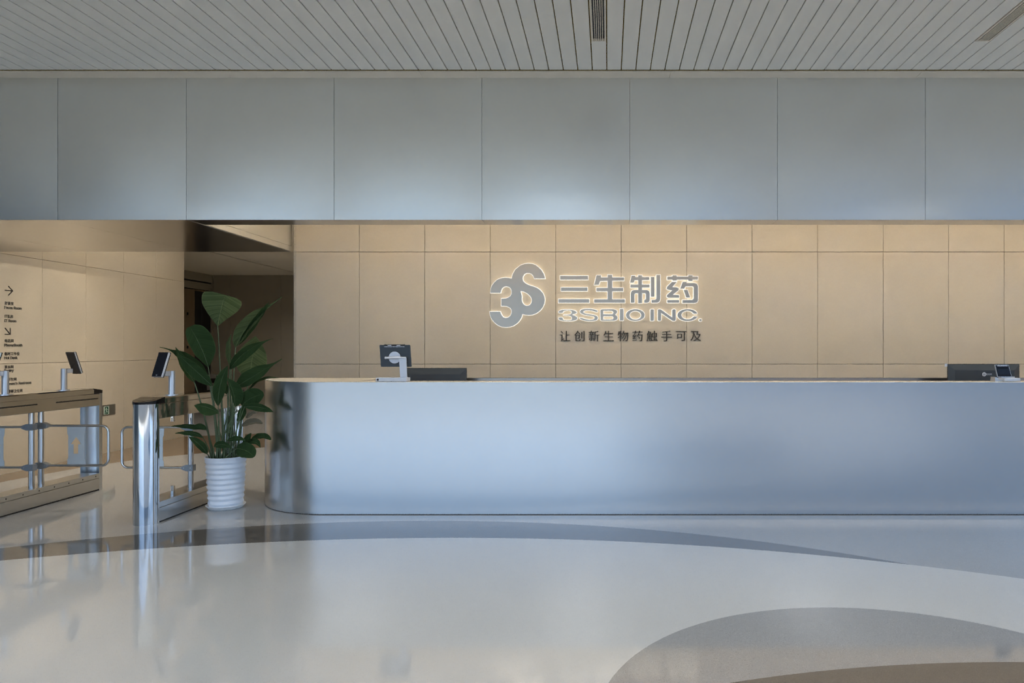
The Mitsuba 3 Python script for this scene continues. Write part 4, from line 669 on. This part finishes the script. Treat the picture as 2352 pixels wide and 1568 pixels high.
PD, PX = 6.15, -3.281
plant = thing('potted_plant', 'tall green broad-leaved plant in a white ribbed pot beside the counter', 'potted plant')
prof = [(0.0, 0.022), (0.128, 0.022), (0.134, 0.030)]
for i in range(91):
    s = i / 90; z = 0.035 + s * 0.375
    prof.append((0.134 + 0.022 * s + 0.0045 * math.sin(s * 2 * math.pi * 8.5 - 1.2), z))
prof += [(0.159, 0.420), (0.163, 0.434), (0.163, 0.444), (0.158, 0.447), (0.152, 0.443), (0.148, 0.40), (0.0, 0.40)]
add(plant + '__pot', lathe(prof, PX, PD, 72), 'mat_pot', smooth=50, label='white glazed ribbed pot')
add(plant + '__saucer', lathe([(0, 0.0), (0.118, 0.0), (0.130, 0.004), (0.152, 0.030), (0.155, 0.031), (0.155, 0.034), (0.150, 0.034), (0.128, 0.012), (0, 0.012)], PX, PD, 60), 'mat_saucer', smooth=35, label='white saucer')
add(plant + '__soil', lathe([(0, 0.405), (0.149, 0.405), (0.149, 0.42), (0, 0.428)], PX, PD, 40), 'mat_soil')

def bez(P, t):
    t = np.asarray(t)[:, None]
    return (1 - t) ** 2 * P[0] + 2 * t * (1 - t) * P[1] + t * t * P[2]
EYE = np.array([0, 0, H])
def leaf(base, ctrl, tip, width, d, prof, roll=0.0, fold=0.35, wl=1.0, wr=1.0, mat='mat_leaf', rib=True):
    """A blade along base-ctrl-tip (photo pixels at depths d); roll turns it about its midrib, fold makes a V, curl rolls the margins."""
    P = [at(*q, dd) for q, dd in zip((base, ctrl, tip), d)]
    n, m = 22, 5
    ts = np.linspace(0, 1, n); C = bez(P, ts); tan = np.gradient(C, axis=0); tan /= np.linalg.norm(tan, axis=1, keepdims=True)
    w0 = width * PD / F / 2
    from scipy.interpolate import PchipInterpolator
    w = PchipInterpolator(*np.array(prof).T)(ts) * w0
    V, UV = [], []
    ss = np.linspace(-1, 1, 2 * m + 1)
    for i in range(n):
        view = EYE - C[i]; view /= np.linalg.norm(view)
        S = np.cross(tan[i], view); S /= np.linalg.norm(S); N = np.cross(S, tan[i])
        if N @ view < 0: N = -N
        a = roll
        S2 = S * math.cos(a) + N * math.sin(a); N2 = -S * math.sin(a) + N * math.cos(a)
        for s in ss:
            ang = fold; h = w[i] * (wl if s < 0 else wr)
            q = C[i] + h * (S2 * s * math.cos(ang) + N2 * abs(s) * math.sin(ang))
            q = q + N2 * 0.0030 * math.sin(19 * ts[i] + 2.5 * s + len(labels)) * s * s
            V.append(q); UV.append((s, ts[i]))
    k = 2 * m + 1; f = []
    for i in range(n - 1):
        for j in range(k - 1):
            a = i * k + j; f += [[a, a + 1, a + k + 1], [a, a + k + 1, a + k]]
    mesh = trimesh.Trimesh(np.array(V), np.array(f), process=False)
    key = add(plant + '__leaf', mesh, mat, smooth=True, uv=np.array(UV))
    if rib:
        mid = np.array(V).reshape(n, k, 3)[:, m]
        add(key + '__midrib', tube(mid[:-1], np.linspace(0.0030, 0.0008, n - 1), 6), 'mat_midrib' if 'pale' in mat else 'mat_midrib_dark', smooth=True)
    return key

def stem(root, base, d, r=0.0085, bend=0.0, lean=None):
    """From the soil (x offset, y offset) to the pixel where the blade begins."""
    p0 = np.array([PX + root[0], PD + root[1], 0.41]); p2 = at(*base, d)
    p1 = (p0 + p2) / 2; p1 = p1 + np.array([bend, 0, 0]); p1[:2] = p1[:2] * 0.6 + p0[:2] * 0.4
    c = bez([p0, p1, p2], np.linspace(0, 1, 12)); add(plant + '__stem', tube(c, np.linspace(r, r * 0.45, 12), 8), 'mat_stem', smooth=True)

FAT = [(0, .04), (.10, .45), (.28, .88), (.48, 1), (.68, .86), (.86, .48), (.95, .2), (1, .03)]
FAN = [(0, .03), (.15, .25), (.4, .62), (.65, .93), (.82, 1), (.94, .95), (1, .62)]
CUT = [(0, .04), (.18, .5), (.42, .92), (.66, 1), (.86, .86), (.96, .6), (1, .36)]
TAIL = [(0, .06), (.12, .62), (.32, 1), (.52, .95), (.68, .66), (.78, .3), (.86, .13), (1, .05)]
ROUND = [(0, .05), (.12, .6), (.35, .96), (.6, 1), (.8, .82), (.93, .5), (1, .2)]
SLIM = [(0, .1), (.2, .7), (.45, 1), (.7, .75), (.9, .3), (1, .04)]
LEAVES = [
  # base, ctrl, tip, width, depths, options, stem root
  ((500, 748), (505, 716), (517, 677), 84, (6.13, 6.10, 6.12), dict(roll=-0.1, fold=-0.20, prof=FAN, wl=1.05, wr=0.95, mat='mat_leaf_pale'), (-0.02, 0.0)),
  ((478, 842), (466, 800), (436, 750), 50, (6.05, 6.02, 5.98), dict(roll=0.15, fold=0.12, prof=CUT, wl=0.75, wr=1.25), (-0.05, -0.03)),
  ((479, 870), (440, 812), (367, 797), 25, (6.12, 6.05, 5.95), dict(roll=0.35, fold=0.35, prof=TAIL), (-0.06, 0.02)),
  ((488, 886), (450, 852), (409, 814), 30, (6.0, 5.92, 5.85), dict(roll=0.3, fold=0.3, prof=FAT), (-0.04, -0.06)),
  ((447, 879), (424, 846), (403, 797), 24, (6.02, 6.0, 5.98), dict(roll=-0.5, fold=0.4, prof=FAT), (-0.10, -0.02)),
  ((541, 797), (560, 742), (648, 682), 38, (6.16, 6.12, 6.05), dict(roll=0.55, fold=0.55, prof=TAIL, mat='mat_leaf_pale'), (0.02, 0.03)),
  ((548, 792), (575, 742), (619, 692), 22, (6.14, 6.09, 6.04), dict(roll=-0.7, fold=0.5, prof=FAT, rib=False), None),
  ((528, 848), (562, 796), (629, 777), 26, (6.10, 6.0, 5.92), dict(roll=-0.25, fold=0.3, prof=TAIL), (0.02, -0.03)),
  ((572, 872), (578, 830), (587, 772), 66, (6.34, 6.36, 6.34), dict(roll=0.05, fold=0.12, prof=FAT, mat='mat_leaf_pale'), (0.05, 0.08)),
  ((543, 888), (585, 862), (648, 824), 32, (6.04, 5.98, 5.90), dict(roll=0.2, fold=0.3, prof=TAIL, wl=1.15, wr=0.9), (0.04, -0.03)),
  ((566, 905), (592, 860), (640, 868), 9, (6.12, 6.08, 6.05), dict(roll=0.8, fold=0.4, prof=SLIM), (0.09, 0.0)),
  ((501, 932), (500, 882), (523, 840), 27, (5.99, 5.97, 6.0), dict(roll=0.2, fold=0.25, prof=FAT), (0.0, -0.09)),
  ((540, 934), (541, 905), (522, 868), 30, (5.97, 5.92, 5.88), dict(roll=-0.2, fold=0.2, prof=FAT, wl=0.35, wr=1.3), (0.03, -0.10)),
  ((556, 931), (572, 912), (606, 904), 42, (6.02, 5.98, 5.95), dict(roll=0.15, fold=0.18, prof=ROUND), (0.08, -0.05)),
  ((562, 934), (596, 930), (628, 946), 19, (5.96, 5.92, 5.88), dict(roll=-0.3, fold=0.25, prof=FAT), (0.06, -0.06)),
  ((503, 948), (474, 930), (446, 931), 28, (5.92, 5.86, 5.82), dict(roll=-0.2, fold=0.2, prof=FAT, wl=1.35, wr=0.55), (-0.02, -0.10)),
  ((474, 986), (440, 974), (393, 979), 13, (6.0, 5.92, 5.86), dict(roll=0.5, fold=0.35, prof=SLIM), (-0.08, -0.02)),
  ((474, 987), (462, 972), (444, 981), 12, (5.98, 5.95, 5.92), dict(roll=0.3, fold=0.2, prof=ROUND, rib=False), None),
  ((466, 1004), (444, 988), (402, 995), 14, (5.95, 5.87, 5.80), dict(roll=0.5, fold=0.4, prof=SLIM), (-0.09, -0.05)),
  ((476, 1042), (462, 1020), (433, 1002), 19, (5.98, 5.9, 5.86), dict(roll=-0.3, fold=0.4, prof=FAT), (-0.10, -0.06)),
  ((492, 1026), (508, 1014), (531, 1028), 17, (5.92, 5.87, 5.84), dict(roll=-0.2, fold=0.25, prof=FAT), (-0.05, -0.11)),
  ((543, 1030), (566, 1030), (584, 1049), 35, (5.95, 5.88, 5.84), dict(roll=0.1, fold=0.22, prof=ROUND), (0.03, -0.11)),
  ((564, 1034), (566, 1010), (577, 994), 18, (6.05, 6.0, 5.97), dict(roll=0.3, fold=0.4, prof=FAT), (0.09, -0.03)),
  ((568, 1018), (588, 1006), (598, 1028), 17, (6.02, 5.98, 5.95), dict(roll=0.3, fold=0.4, prof=SLIM), (0.08, -0.05)),
  ((578, 1010), (602, 996), (622, 1010), 18, (6.08, 6.02, 5.98), dict(roll=0.5, fold=0.6, prof=ROUND), (0.10, 0.02)),
  ((522, 1012), (545, 1002), (564, 1012), 12, (5.96, 5.92, 5.90), dict(roll=0.3, fold=0.3, prof=FAT), (0.0, -0.08)),
  ((522, 905), (512, 880), (497, 862), 22, (6.16, 6.14, 6.12), dict(roll=0.3, fold=0.3, prof=FAT), (0.01, 0.04)),
  ((531, 846), (522, 800), (531, 768), 15, (6.2, 6.2, 6.18), dict(roll=0.6, fold=0.5, prof=FAT, mat='mat_leaf_pale'), (0.0, 0.06)),
  ((545, 968), (562, 950), (560, 928), 20, (6.1, 6.1, 6.1), dict(roll=0.4, fold=0.4, prof=FAT), (0.06, 0.04)),
  ((556, 978), (584, 962), (603, 973), 20, (6.1, 6.06, 6.04), dict(roll=0.2, fold=0.8, prof=ROUND, mat='mat_leaf_dry', rib=False), (0.09, 0.01)),
  ((566, 960), (576, 946), (592, 948), 12, (6.1, 6.06, 6.04), dict(roll=0.2, fold=0.6, prof=SLIM, mat='mat_leaf_dry', rib=False), None),
]
for base, ctrl, tip, width, d, kw, root in LEAVES:
    leaf(base, ctrl, tip, width, d, **kw)
    if root: stem(root, base, d[0], r=0.0095 if base[1] < 900 else 0.0065)
for i in range(9):   # bare stalks between the leaf stems
    a = RNG.uniform(0, 2 * math.pi); rr = RNG.uniform(0.02, 0.09)
    stem((rr * math.cos(a), rr * math.sin(a)), (RNG.uniform(492, 560), RNG.uniform(930, 975)), 6.15 + rr * math.sin(a) * 1.2, r=0.009)
